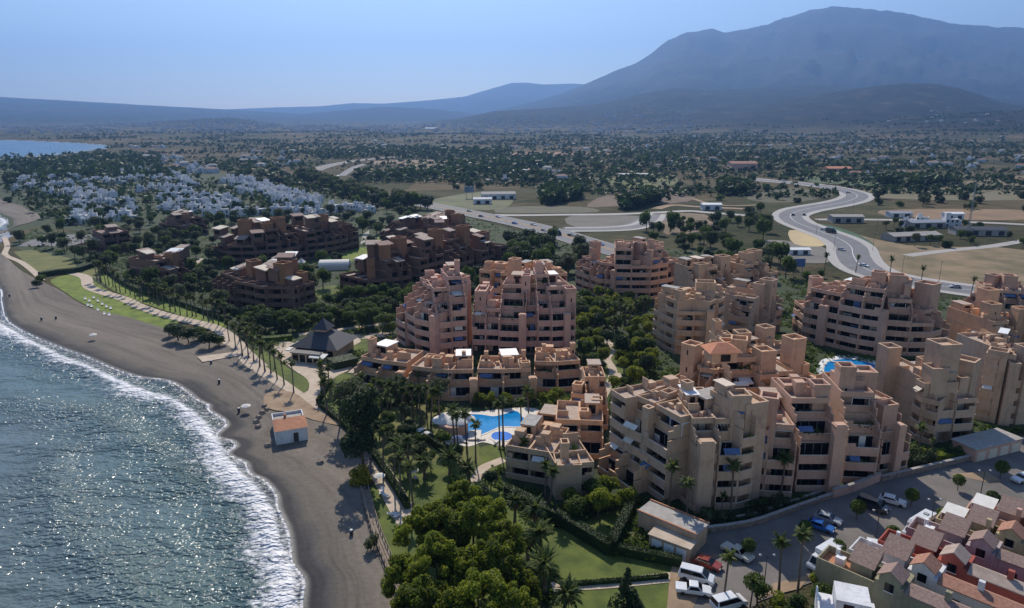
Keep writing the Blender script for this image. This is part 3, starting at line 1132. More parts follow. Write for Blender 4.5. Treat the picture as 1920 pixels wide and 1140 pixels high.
    for (i, u, pw, zt) in pilasters:
        m, w = frames[i]
        t = MB(); a = u * w
        t.box(a, -1.1, 0, a + pw, .6, zt - .25, m)
        t.box(a - .07, -1.17, zt - .25, a + pw + .07, .67, zt, m)
        t.box(a + .15, -.95, zt, a + pw - .15, .45, zt + .18, m)
        b.part(t, 'pillar', cw)
    return b


def leaf_cloud_mb(lobes, n, leaf, rng, m=None, flat=.0):
    mb = MB()
    tot = sum(l[3] ** 2 for l in lobes)
    for cx, cy, cz, r in lobes:
        k = max(3, int(n * r * r / tot))
        for _ in range(k):
            while True:
                d = Vector((rng.gauss(0, 1), rng.gauss(0, 1), rng.gauss(.25, 1)))
                if d.length > .05: break
            d.normalize()
            rr = r * (.62 + .42 * rng.random() ** .6)
            p = Vector((cx, cy, cz)) + Vector((d.x * rr, d.y * rr, d.z * rr * (1 - flat)))
            nn = (d + Vector((rng.gauss(0, .55), rng.gauss(0, .55), rng.gauss(.15, .55)))).normalized()
            t = nn.cross(Vector((rng.gauss(0, 1), rng.gauss(0, 1), rng.gauss(0, 1))))
            if t.length < 1e-3: t = Vector((1, 0, 0))
            t.normalize(); q = nn.cross(t)
            s = leaf * rng.uniform(.6, 1.35)
            a = p + t * s; c = p - t * s * .9; e = p + q * s * .55 + nn * s * .12; g = p - q * s * .55 + nn * s * .12
            if m is not None: a, c, e, g = m @ a, m @ c, m @ e, m @ g
            mb.quad(a, e, c, g)
    return mb


# --- the pink block with its two wings -------------------------------------------------
terraced('apartment_block', 'pink terraced apartment block with slanted left balconies, behind the low apricot row',
         [(744, 640), (778, 660), (806, 668), (822, 672), (878, 667)], [(6, 4), (6, 4), (6, 4, .8), (7, 5)], 18, 'pink', step=2.8, seed=3,
         towers=[(3, .80, 7.0, 3.4, 4, 19.5), (2, -.5, 11.0, 4.6, 4, 21.0), (1, .1, 9.5, 4.2, 3.5, 18.5)], pilasters=[(2, .35, 2.2, 12.2)])
terraced('apartment_block', 'pink apartment wing with a tall plain tower at its right end',
         [(884, 664), (935, 666), (983, 668), (1034, 667), (1078, 664)], [(5, 3), (6, 3), (7, 4), (6, 4)], 18, 'pink', step=2.8, seed=8,
         towers=[(3, .70, 2.8, 2.9, 4.5, 18.6), (1, .75, 8.0, 2.6, 3.2, 21.5), (0, .05, 4.5, 3.2, 8, 17.5)], pilasters=[(1, .80, 2.0, 12.4), (3, .50, 1.7, 12.2)])
terraced('apartment_block', 'apricot apartment block with flat roof terraces directly behind the two pink wings',
         [(898, 590), (960, 600), (1010, 603), (1062, 598)], [(5, 5), (5, 4), (5, 5)], 15, 'orange', step=3, seed=12,
         towers=[(0, .85, 1.0, 3.2, 3.2, 20.5), (2, .1, 3.0, 4.2, 4, 19), (0, .25, 5, 3.6, 4, 17.5), (1, .6, 8, 3, 3, 18.5)])
# --- low terraced houses in front of it ----------------------------------------------
for k, (pp, sp, tw, lb) in enumerate([
    ([(664, 722), (706, 731), (754, 737)], [(2, 1), (2, 1)], [(1, .1, 5, 1.2, 1.2, 8.4)], 'low apricot terraced house, leftmost of the low row by the restaurant'),
    ([(762, 743), (800, 748), (840, 752), (888, 751)], [(2, 1), (2, 1), (2, 1)], [(1, .2, 7, .9, .9, 9.2), (2, .55, 8, .9, .9, 9.6), (0, .4, 6, 1.2, 1.2, 8.3)], 'low apricot terraced house, second from the left in the low row'),
    ([(893, 750), (944, 751), (999, 748)], [(2, 1), (2, 1)], [(0, .2, 8, .9, .9, 9.5), (1, .8, 8, .9, .9, 9.6), (1, .3, 6, 1.3, 1.3, 8.4)], 'low apricot terraced house directly above the blue lagoon pool'),
    ([(1001, 734), (1046, 735), (1094, 731)], [(2, 1), (2, 1)], [(0, .3, 8, .9, .9, 9.6), (1, .85, 8, 1.1, 1.1, 9.6), (0, .9, 6, 1.2, 1.2, 8.6)], 'low apricot terraced house at the right end of the low row')]):
    terraced('terraced_house', lb, pp, sp, 13, 'orange', kb=1, step=3.2, seed=20 + k * 3, towers=tw, pilasters=[(len(sp) - 1, .86, 1.8, 5.6)], clutter=1.3, cat='terraced house')

# --- blocks behind, centre ---------------------------------------------------------------
terraced('apartment_block', 'mauve terraced apartment block with a rugged roofline in front of the motorway',
         [(1078, 540), (1116, 556), (1150, 561), (1182, 562), (1218, 562), (1250, 556), (1282, 548)], [(4, 3), (5, 3), (6, 5), (6, 4), (6, 5), (4, 3)], 17, 'mauve', step=2.8, seed=31,
         towers=[(1, .8, 6, 3.4, 4, 20), (3, .9, 7, 3.2, 4, 19.5), (0, .0, 6, 3.2, 3.4, 18.5), (5, .3, 8, 3.8, 4, 19), (2, .5, 8, 4, 4, 20), (4, .2, 8, 2.5, 4, 20)], pilasters=[(1, .85, 1.7, 11)])
terraced('apartment_block', 'sandy terraced block with many small chimneys behind the curved tan block',
         [(1268, 575), (1318, 596), (1360, 590), (1405, 584), (1455, 575)], [(4, 2), (5, 3), (5, 3), (5, 4)], 17, 'tan', step=2.8, seed=37,
         towers=[(2, .3, 8, 4.2, 4, 18.5), (3, .3, 7, 3.4, 4, 19), (3, .75, 9, 4, 4, 19), (1, .2, 6, 4.2, 3.5, 17)])
terraced('apartment_block', 'curved tan apartment block with long dark balcony bands, right of the garden path',
         [(1222, 640), (1243, 654), (1264, 664), (1330, 668), (1352, 655)], [(5, 4), (6, 5), (6, 5), (6, 5)], 17, 'tan', step=3, seed=41,
         towers=[(1, .55, .6, 2.2, 2.2, 18.5), (2, .55, 8, 5.5, 4, 19.5), (0, -.05, 1.5, 2, 2, 14.5)], pilasters=[(2, .84, 2.0, 13.5)])
terraced('apartment_block', 'grey-tan terraced block just right of the curved tan block',
         [(1362, 632), (1400, 640), (1440, 632), (1466, 622)], [(4, 3), (4, 2), (4, 3)], 17, 'grey', step=3, seed=43,
         towers=[(0, .5, 9, 3.2, 3, 16), (2, .3, 2, 3.8, 4, 17)])
terraced('apartment_block', 'long mauve apartment block with brown roof towers in front of the curving road',
         [(1478, 618), (1500, 636), (1530, 644), (1563, 652), (1604, 662), (1640, 668), (1655, 664), (1700, 668), (1742, 668), (1776, 655)], [(4, 3, 0, 9), (5, 4), (5, 4), (6, 5), (6, 5), None, (5, 4), (4, 3), (5, 3)], 18, 'mauve', step=2.9, seed=47,
         towers=[(4, .1, 8, 3.6, 3.6, 22.5), (6, .1, 8, 4.6, 4, 21.5), (6, .5, 10, 4, 4, 20), (8, .35, 3.5, 4.8, 5, 19.5), (0, -.1, 5, 3.2, 3.2, 17.5), (3, .2, 9, 3.4, 4, 20), (2, .3, 9, 3.2, 3, 18)], pilasters=[(2, .0, 2.4, 12), (5, .0, 1.9, 13.4)])
terraced('apartment_block', 'apricot low terraced cluster stepping up to the road at the right edge of the photo',
         [(1796, 650), (1830, 668), (1870, 672), (1930, 668)], [(3, 1), (3, 1), (4, 2)], 20, 'orange', kb=1, step=3.4, seed=53,
         towers=[(0, .2, 12, 3.5, 3.5, 13), (1, .3, 6, 3.4, 3.4, 11), (2, .1, 6, 3.6, 3.6, 14), (2, .5, 12, 4, 4, 16.5), (0, .6, 15, 3.4, 3.4, 14)])
terraced('apartment_block', 'mauve terraced houses with flat roofs above the low cluster, far right behind',
         [(1800, 585), (1850, 600), (1935, 606)], [(3, 1), (3, 2)], 16, 'mauve', kb=1, step=3.2, seed=57, towers=[(0, .1, 7, 3.5, 3.5, 13.5), (1, .4, 7, 4, 4, 14)])
# --- right side, near ---------------------------------------------------------------------
terraced('apartment_block', 'grey-tan apartment block with a broad blank tower between the round pool and the car park',
         [(1700, 815), (1716, 826), (1748, 836), (1822, 830)], [(4, 4), (4, 3), (4, 3)], 18, 'grey', step=3, seed=61,
         towers=[(0, -.1, 1.2, 3.4, 3.4, 16), (2, .18, 3.5, 4.6, 4.5, 20.5), (1, .1, 11, 5, 4, 16), (2, -.3, 13, 3.2, 3.5, 17)])
terraced('apartment_block', 'grey-tan apartment block with tall window slots at the right edge above the pink garage',
         [(1826, 786), (1852, 792), (1884, 796), (1935, 792)], [(5, 5), (5, 5, 1.0), (5, 4)], 17, 'grey', step=3, seed=63,
         towers=[(0, .1, .2, 3.6, 3, 16.5), (1, .55, -.8, 2.0, 2.5, 14.5), (2, .3, -.5, 5.2, 4, 17.5)])
# --- large block in front ---------------------------------------------------------------
terraced('apartment_block', 'large grey apartment block with a pointed prow of angled balconies',
         [(1140, 872), (1166, 893), (1200, 912), (1244, 944), (1262, 926), (1298, 958), (1380, 955), (1406, 948)],
         [(5, 5), (5, 4), (5, 4), None, (5, 4, 0, 3.2), (5, 4), (6, 5, 0, 9)], 14, 'grey', step=2.6, seed=71,
         towers=[(1, .85, .3, 1.5, 1.5, 15.5), (5, .83, 2.4, 3.3, 3.3, 20), (5, .25, 10, 3.5, 4, 17), (4, .2, 9, 5.2, 4.5, 18.5)], pilasters=[(5, .02, 2.6, 13.2)])
terraced('apartment_block', 'mauve apartment wing with slim pillars above the low stone wall of the car park',
         [(1404, 926), (1430, 931), (1484, 934), (1490, 922), (1562, 922), (1578, 905), (1640, 908), (1646, 893), (1700, 884)],
         [(4, 4), (4, 3), None, (5, 3), None, (5, 3), None, (4, 2)], 16, 'mauve', step=2.8, seed=77,
         towers=[(0, .1, 2.0, 3.0, 3.2, 18), (3, .63, 6.5, 2.9, 3.2, 18), (5, .02, 7.5, 2.9, 3, 20), (3, .05, 10, 4.0, 4, 16.5), (5, .45, 10.5, 5.6, 4, 18), (7, .4, 3.5, 3.4, 3.4, 12.5)],
         pilasters=[(3, .78, 2.1, 13.3), (7, .35, 1.5, 10.3)])
terraced('apartment_block', 'apricot upper terraces with square towers behind the large grey block',
         [(1240, 790), (1300, 812), (1372, 822), (1430, 820), (1500, 812), (1560, 800)], [(4, 3), (5, 3), (5, 3), (4, 3), (4, 3)], 15, 'orange', step=3, seed=83,
         towers=[(0, .0, 6, 3.4, 3.4, 17), (1, .75, 9, 3.4, 3.4, 19), (2, .1, 10, 3.2, 3.2, 18), (3, .1, 4.5, 3.4, 3.6, 17.5), (4, .15, 6, 3.6, 3.6, 19.0), (2, .6, 7, 4.2, 3.8, 16)])
terraced('apartment_block', 'sandy terraced block with square towers between the gardens and the round pool',
         [(1300, 735), (1360, 745), (1430, 742), (1500, 728)], [(3, 2), (4, 2), (3, 2)], 13, 'tan', step=3, seed=87,
         towers=[(1, .0, 4, 3.4, 3.4, 13.5), (2, .55, 8, 3.4, 3.4, 14), (1, .6, 8, 3.4, 3.4, 13.5)])
# --- low group right of the lagoon pool ----------------------------------------------------
terraced('terraced_house', 'low apricot terraced houses touching the left flank of the large grey block',
         [(1062, 800), (1100, 806), (1140, 806)], [(2, 1), (3, 1)], 13, 'orange', kb=1, step=3.2, seed=91, towers=[(0, .0, 4, 2.2, 2.2, 8.5), (1, .2, 6, 2.2, 2.2, 10)], clutter=1.2, cat='terraced house')
terraced('terraced_house', 'low apricot terraced houses with plunge pools beside the paddling pool',
         [(980, 850), (1040, 858), (1130, 862)], [(1, 1), (2, 1)], 13, 'orange', kb=1, step=3.4, seed=93, towers=[(1, .5, 5, 1.8, 1.8, 8)], clutter=1.6, cat='terraced house')
terraced('terraced_house', 'low tan end house with a blank shaded wall behind the bright green bushy tree',
         [(948, 896), (1036, 912), (1042, 938), (1112, 930)], [(2, 2), (2, 2, 0, 4.5), (2, 2)], 11, 'tan', kb=2, step=3, seed=95, towers=[(0, .0, .4, 1.2, 1.2, 5.2), (0, .3, 3, 1.2, 1.2, 7.5)], clutter=1.4, cat='terraced house')
terraced('terraced_house', 'low house with walled sun terraces below the large grey block',
         [(1120, 884), (1152, 905), (1186, 930)], [(2, 1), (2, 1)], 7, 'orange', kb=1, step=3, seed=97, clutter=1, cat='terraced house')

# --- brown resort -----------------------------------------------------------------------
BG = 'brown terraced apartment blocks'
brown = [
    ('brown terraced apartment block by the lawn, nearest the beach promenade', [(243, 520), (275, 535), (320, 538), (362, 528)], [(2, 1), (3, 2), (3, 1)], 26, [(1, .3, 8, 4, 4, 12), (0, .6, 6, 3, 3, 10)]),
    ('brown terraced apartment block with pale roof slabs behind the slate roofed restaurant', [(400, 560), (440, 578), (500, 590), (560, 590), (594, 578)], [(3, 2), (4, 3), (5, 3), (4, 3)], 24, [(0, .7, 8, 4.5, 4, 15.5), (3, .1, 6, 4.5, 4.5, 17), (3, .7, 3, 3, 4, 13), (1, .8, 11, 4, 4, 17)]),
    ('long brown terraced apartment block in front of the white village', [(388, 492), (430, 500), (480, 500), (530, 495), (580, 485), (632, 478), (676, 466)], [(4, 3), (5, 3), (5, 4), (5, 3), (5, 4), (4, 3)], 24, [(1, .2, 8, 5, 5, 20), (3, .3, 8, 5, 5, 20), (4, .7, 8, 5, 5, 19), (5, .5, 6, 4, 4, 15), (2, .5, 9, 5, 5, 18)]),
    ('long brown terraced apartment block with orange towers running behind the pink block', [(638, 545), (690, 558), (738, 556), (790, 545), (850, 530), (905, 512), (952, 498)], [(3, 2), (5, 3), (5, 3), (5, 4), (5, 3), (4, 3)], 22, [(1, .5, 7, 4.4, 4, 18.5), (2, .7, 9, 4.5, 4.5, 20), (3, .9, 8, 4.5, 4.5, 21), (4, .9, 8, 4.5, 4.5, 20), (5, .5, 6, 4, 4, 16), (1, .0, 4, 3, 3, 14)]),
    ('dark brown terraced cluster of many small roofs beside the motorway', [(712, 462), (755, 474), (810, 480), (870, 478), (912, 468)], [(4, 2), (4, 2), (4, 2), (4, 2)], 44, [(0, .5, 20, 5, 5, 16), (1, .7, 26, 5, 5, 17), (2, .6, 30, 5, 5, 18), (3, .4, 20, 5, 5, 15)]),
    ('brown terraced block half hidden by trees behind the dark lawn, far left', [(150, 470), (200, 476), (250, 470)], [(2, 1), (3, 2)], 20, [(1, .3, 8, 4, 4, 11)]),
    ('brown terraced block among trees below the white village', [(300, 440), (345, 446), (392, 440)], [(3, 2), (3, 1)], 20, [(1, .3, 8, 4, 4, 12)]),
]


def brown_block(lb, pts, spec, depth, towers, seed):
    b = terraced('apartment_block', lb, pts, spec, min(depth, 24), 'brown', step=3.6, seed=seed, towers=towers, group=BG, clutter=.35, detail=False, split=True)
    rng = random.Random(seed * 7)
    P = [G(x, y) for x, y in pts]
    # pale pitched slabs and brown roof rooms over the terraces
    for i in range(len(P) - 1):
        m, w = frame(P[i], P[i + 1], P[0])
        nf = spec[i][0]
        n = max(3, int(w / 4.5)) * (2 if depth > 30 else 1)
        for q in range(n):
            u = rng.uniform(0, max(.1, w - 7)); v = rng.uniform(2, depth - 6)
            z = (nf if v > (nf - spec[i][1]) * 3.6 else spec[i][1]) * 3.0 + rng.uniform(.2, .8)
            bw, bd, bh = rng.uniform(2.6, 5.5), rng.uniform(2.6, 4.6), rng.uniform(1.8, 3.2)
            base = 0 if v > 22 else z - 2
            r = MB(); r.box(u, v, base, u + bw, v + bd, z + bh, m); rr = b.part(r, 'roof_room', M['brown'])
            s = MB()
            a = [m @ Vector(p) for p in ((u - .5, v - .7, z + bh + .05), (u + bw + .5, v - .7, z + bh + .05), (u + bw + .5, v + bd + .3, z + bh + .9), (u - .5, v + bd + .3, z + bh + .9))]
            s.quad(*a)
            lo = [p - Vector((0, 0, .3)) for p in a]
            s.quad(lo[0], lo[1], a[1], a[0]); s.quad(lo[1], lo[2], a[2], a[1]); s.quad(lo[2], lo[3], a[3], a[2]); s.quad(lo[3], lo[0], a[0], a[3]); s.quad(lo[3], lo[2], lo[1], lo[0])
            b.part(s, 'roof', rng.choice([M['brown_roof'], M['brown_roof'], M['roof_tile_mauve'], M['canvas_cream'], M['white']]))
            if rng.random() < .5:
                g = MB(); g.box(u + .8, v - .05, z + .3, u + bw - .8, v, z + 2.0, m); b.part(g, 'window', M['glass'])


for k, (lb, pts, spec, dp, tw) in enumerate(brown):
    brown_block(lb, pts, spec, dp, tw, 100 + k)
# ------------------------------------------------------------------ ground surfaces
AV_L = []   # (world line, half width) kept free of trees
AV_P = []   # world polygons kept free of trees


def avoid_line(pix, hw): AV_L.append((smooth_line(wpoly(pix), 3), hw))


def avoid_poly(pix): AV_P.append(wpoly(pix))


gard = [(690, 880), (640, 800), (600, 745), (560, 720), (500, 690), (440, 640), (425, 620), (330, 590), (190, 535), (140, 510), (20, 460), (60, 430), (200, 440), (400, 420), (700, 395), (830, 395), (960, 430), (1080, 460), (1300, 470), (1480, 520), (1600, 550), (1935, 570), (1950, 800), (1640, 895), (1560, 925), (1400, 985), (1285, 1000), (1255, 1075), (1240, 1180), (780, 1200), (735, 1080), (700, 960)]
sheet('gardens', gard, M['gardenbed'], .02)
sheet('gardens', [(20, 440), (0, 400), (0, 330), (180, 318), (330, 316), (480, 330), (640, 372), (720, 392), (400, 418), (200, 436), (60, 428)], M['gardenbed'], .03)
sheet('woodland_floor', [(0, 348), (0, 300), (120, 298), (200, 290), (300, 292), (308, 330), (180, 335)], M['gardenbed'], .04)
# lawns
LAWNS = [
    ('lawn', [(95, 525), (150, 515), (205, 545), (262, 572), (330, 598), (322, 612), (300, 614), (240, 598), (190, 585), (150, 566), (118, 545)], 'lawn', 1),
    ('lawn', [(180, 512), (210, 520), (260, 548), (330, 572), (420, 605), (408, 616), (340, 592), (262, 566), (205, 540)], 'lawn', 1),
    ('lawn', [(25, 472), (60, 468), (135, 485), (145, 503), (75, 514), (50, 495)], 'lawn_dry', 0),
    ('lawn', [(600, 478), (640, 466), (700, 462), (712, 440), (760, 462), (800, 470), (755, 482), (700, 474), (660, 490), (600, 486)], 'lawn', 1),
    ('lawn', [(468, 660), (490, 655), (540, 690), (575, 712), (578, 728), (560, 740), (520, 716), (480, 690)], 'lawn', 1),
    ('lawn', [(490, 632), (545, 630), (550, 642), (500, 645)], 'lawn', 1),
    ('lawn', [(648, 640), (690, 632), (705, 650), (672, 662), (650, 655)], 'lawn', 1),
    ('lawn', [(600, 700), (660, 705), (680, 745), (640, 775), (600, 752)], 'lawn', 1),
    ('lawn', [(690, 780), (760, 760), (840, 765), (900, 840), (930, 905), (840, 880), (770, 900), (700, 830)], 'lawn_dry', 1),
    ('lawn', [(745, 880), (800, 870), (900, 890), (960, 940), (1020, 1010), (980, 1180), (760, 1180), (700, 960), (690, 920)], 'lawn', 1),
    ('lawn', [(900, 840), (940, 838), (960, 870), (930, 885), (905, 868)], 'lawn', 1),
    ('lawn', [(1000, 1010), (1060, 985), (1145, 1040), (1270, 1058), (1262, 1080), (1060, 1095), (1020, 1060)], 'lawn', 0),
    ('lawn', [(1075, 980), (1175, 950), (1150, 1032), (1110, 1010)], 'lawn', 0),
    ('lawn', [(1040, 1108), (1262, 1088), (1255, 1200), (1000, 1200)], 'lawn', 0),
    ('lawn', [(1125, 690), (1140, 660), (1160, 650), (1170, 680), (1160, 720), (1135, 735)], 'lawn', 1),
    ('lawn', [(150, 520), (160, 508), (180, 505), (190, 520)], 'lawn_dry', 1),
    ('lawn', [(585, 545), (630, 535), (632, 555), (600, 562)], 'lawn', 1),
    ('lawn', [(1000, 765), (1040, 760), (1045, 790), (1010, 792)], 'lawn', 1),
]
for nm, px, mt, smo in LAWNS:
    sheet(nm, px, M['lawn_sea' if px[0][0] in (95, 180, 600) and px[0][1] < 530 else mt], .055, smooth=4 if smo else 0)
for k in (0, 1, 3, 4, 6, 11): avoid_poly(LAWNS[k][1])
# promenade and paths
PROM = [(132, 512), (160, 520), (170, 540), (230, 560), (262, 575), (300, 588), (345, 600), (395, 612), (425, 628), (448, 650), (470, 680), (505, 706), (545, 735), (590, 768), (630, 795), (670, 830), (700, 868), (725, 905), (745, 940), (770, 985)]
ribbon('promenade', PROM, 2.1, -2.1, M['promenade'], .10)
avoid_line(PROM, 3.2)
P2 = [(430, 640), (452, 660), (485, 690)]
ribbon('path', P2, 2.6, -2.2, M['promenade'], .095)
ribbon('path', [(8, 445), (14, 462), (10, 478), (40, 492), (66, 512), (78, 526)], 1.3, -1.3, M['promenade'], .10)
avoid_line([(8, 445), (14, 462), (10, 478), (40, 492), (66, 512)], 2.5)
PLAZA = [(555, 690), (590, 700), (618, 712), (615, 730), (596, 752), (600, 775), (560, 752), (545, 735), (560, 742), (580, 732), (582, 715), (560, 702)]
sheet('plaza', [(500, 650), (540, 640), (600, 665), (640, 672), (660, 690), (622, 712), (600, 752), (612, 785), (560, 748), (578, 732), (576, 712), (545, 690)], M['promenade'], .085, smooth=3)
avoid_poly([(520, 650), (660, 665), (660, 700), (600, 770), (560, 748)])
sheet('path', [(500, 740), (548, 738), (590, 768), (640, 800), (585, 790), (556, 778), (500, 768)], M['sandy'], .46, smooth=3)
PATHS = [[(618, 640), (650, 632), (670, 640), (650, 652), (640, 672)], [(660, 700), (690, 672), (740, 640), (770, 630)], [(1130, 745), (1150, 700), (1138, 672), (1152, 655), (1135, 636), (1140, 620)],
         [(1155, 700), (1170, 725)], [(1035, 1102), (1140, 1095), (1262, 1083)], [(890, 905), (905, 880), (925, 870), (945, 862)], [(380, 510), (368, 495), (378, 485)], [(955, 1180), (975, 1110), (985, 1060)],
         [(560, 628), (640, 618), (740, 605)]]
for q in PATHS:
    ribbon('path', q, 1.1, -1.1, M['promenade'], .105)
    avoid_line(q, 2)
ribbon('path', [(612, 640), (680, 632), (730, 628)], 3, -2, M['promenade'], .1)
sheet('parking_area', [(85, 440), (170, 440), (200, 450), (120, 462), (30, 462)], M['asphalt_light'], .08)
sheet('parking_area', [(680, 440), (692, 432), (692, 452), (676, 458)], M['concrete'], .09)
sheet('pavement', [(370, 672), (445, 662), (447, 670), (380, 682)], M['promenade'], .48)
# car park
CARPARK = [(1285, 1002), (1400, 985), (1560, 928), (1650, 900), (1830, 858), (1960, 800), (2300, 900), (1960, 1010), (1850, 960), (1780, 990), (1650, 1035), (1580, 1070), (1530, 1090), (1420, 1130), (1380, 1190), (1255, 1190), (1262, 1060)]
sheet('car_park', CARPARK, M['car_park'], .09)
avoid_poly(CARPARK)
sheet('sandy_ground', [(1262, 1050), (1300, 1045), (1345, 1040), (1330, 1075), (1300, 1140), (1262, 1200), (1245, 1200), (1255, 1090)], M['sandy'], .115)
sheet('sandy_ground', [(1165, 1030), (1185, 985), (1215, 985), (1300, 1020), (1290, 1056)], M['sandy'], .12)
sheet('sandy_ground', [(1420, 1125), (1450, 1095), (1520, 1080), (1500, 1105)], M['sandy'], .12)
sheet('sandy_ground', [(1780, 890), (1850, 885), (1880, 905), (1850, 905)], M['sandy'], .12)

# pools
DECK = [(842, 772), (900, 772), (960, 766), (1000, 766), (1015, 775), (1018, 800), (1000, 815), (985, 836), (940, 838), (905, 830), (880, 838), (832, 832), (828, 815), (845, 800), (835, 785)]
sheet('pool_terrace', DECK, M['pool_tile'], .10, smooth=3)
avoid_poly([(828, 765), (1015, 762), (1020, 830), (985, 842), (828, 838)])
POOLS = [
    ('swimming_pool', [(862, 780), (885, 778), (905, 779), (925, 782), (945, 778), (962, 772), (972, 774), (978, 782), (986, 788), (986, 797), (975, 801), (955, 801), (938, 801), (922, 808), (905, 815), (890, 820), (868, 824), (856, 820), (856, 808), (872, 802), (866, 792)], 'pool', 'large curving blue lagoon swimming pool beside the low houses'),
    ('paddling_pool', [(921, 819), (925, 813), (935, 811), (948, 811), (958, 815), (962, 820), (957, 825), (945, 828), (932, 827), (924, 824)], 'pool_kid', 'small round paddling pool with violet-blue tiles'),
    ('swimming_pool', [(1552, 680), (1590, 674), (1630, 682), (1662, 692), (1684, 706), (1692, 722), (1690, 738), (1650, 752), (1590, 746), (1552, 730), (1545, 700)], 'pool', 'curved blue swimming pool among the towers on the right'),
]
sheet('pool_terrace', [(1540, 676), (1590, 667), (1640, 675), (1680, 688), (1704, 706), (1712, 730), (1690, 756), (1560, 756), (1530, 715)], M['white'], .10, smooth=3)
avoid_poly([(1530, 670), (1710, 690), (1710, 745), (1540, 745)])
for nm, px, mt, lb in POOLS:
    o = sheet(nm, px, M[mt], .16, lb, 'pool', kind=None, smooth=3)
    pts = smooth_line([(G(x, y).x, G(x, y).y) for x, y in px], 3, True)
    pts.append(pts[0])
    e = ribbon_pts(pts, .45, 0.0)
    mb = MB()
    for a, b_ in e: mb.v += [(a.x, a.y, .2), (b_.x, b_.y, .2)]
    for i in range(len(e) - 1): mb.f.append((2 * i, 2 * i + 1, 2 * i + 3, 2 * i + 2))
    n = len(mb.v)
    mb.v += [(x, y, .08) for x, y, z in mb.v[:n]]
    for i in range(len(e) - 1):
        for s_ in (0, 1): mb.f.append((2 * i + s_, 2 * i + 2 + s_, n + 2 * i + 2 + s_, n + 2 * i + s_))
    mb.build('coping', M['pool_tile'], o)

# ------------------------------------------------------------------ roads
ROAD = [(1350, 333), (1400, 335), (1440, 339), (1490, 343), (1540, 349), (1580, 356), (1606, 365), (1600, 374), (1570, 382), (1530, 389), (1500, 395), (1482, 404), (1490, 415), (1512, 425), (1545, 437), (1575, 449), (1595, 463), (1600, 480), (1612, 497), (1640, 512), (1690, 525), (1750, 535), (1820, 545), (1880, 552), (1960, 560), (2150, 575)]
rw = [(x, y, 1.15 if y < 400 else 1.0) for x, y in ROAD]
ribbon('pavement', rw, 12.0, -12.0, M['paving'], .18, thick=.18)
ribbon('road', rw, 7.6, -7.6, M['asphalt_light'], .20, thick=.0)
ribbon('road_marking', rw, .14, -.14, M['white'], .212)
avoid_line(ROAD, 14)
HWY = [(1180, 478), (1130, 464), (1080, 449), (1040, 436), (990, 423), (940, 412), (890, 402), (830, 390), (780, 381), (730, 372), (690, 362), (655, 352), (628, 343), (600, 335), (583, 329), (585, 322), (605, 314), (640, 306), (690, 299), (760, 293)]
ribbon('road', HWY, 9.5, 1.5, M['asphalt_light'], .20)
ribbon('road', HWY, -1.5, -9.5, M['asphalt_light'], .20)
ribbon('kerb', HWY, 10.2, 9.5, M['paving'], .26); ribbon('kerb', HWY, -9.5, -10.2, M['paving'], .26); ribbon('median', HWY, 1.5, -1.5, M['sandy'], .22)
avoid_line(HWY, 14)
for q, wd, mt in [([(870, 402), (960, 404), (1060, 403), (1150, 402), (1230, 399), (1290, 396), (1330, 399), (1410, 405)], 4, 'paving'),
              ([(1060, 431), (1100, 430), (1150, 429), (1190, 425), (1215, 415), (1235, 402)], 9, 'asphalt_light'), ([(1060, 427), (1110, 427), (1160, 425), (1190, 420), (1208, 410), (1220, 401)], 2, 'paving'), ([(1070, 434), (1150, 433), (1200, 429), (1232, 418), (1245, 402)], 2, 'paving'),
              ([(1300, 373), (1330, 382), (1370, 386), (1430, 384)], 2, 'sandy'), ([(1230, 392), (1260, 385), (1310, 388), (1400, 392)], 4, 'sandy'),
              ([(1530, 412), (1620, 412), (1720, 414), (1850, 418), (1930, 422)], 4, 'concrete'), ([(1700, 480), (1780, 470), (1860, 462), (1930, 450)], 3, 'concrete'), ([(640, 330), (655, 320), (670, 312), (700, 304)], 5, 'asphalt_light'), ([(495, 312), (515, 318), (535, 319)], 3, 'paving')]:
    ribbon('road', [(a, b) for a, b in q], wd, -wd, M[mt], .14 if wd < 9 else .12)
    avoid_line(q, wd + 2)
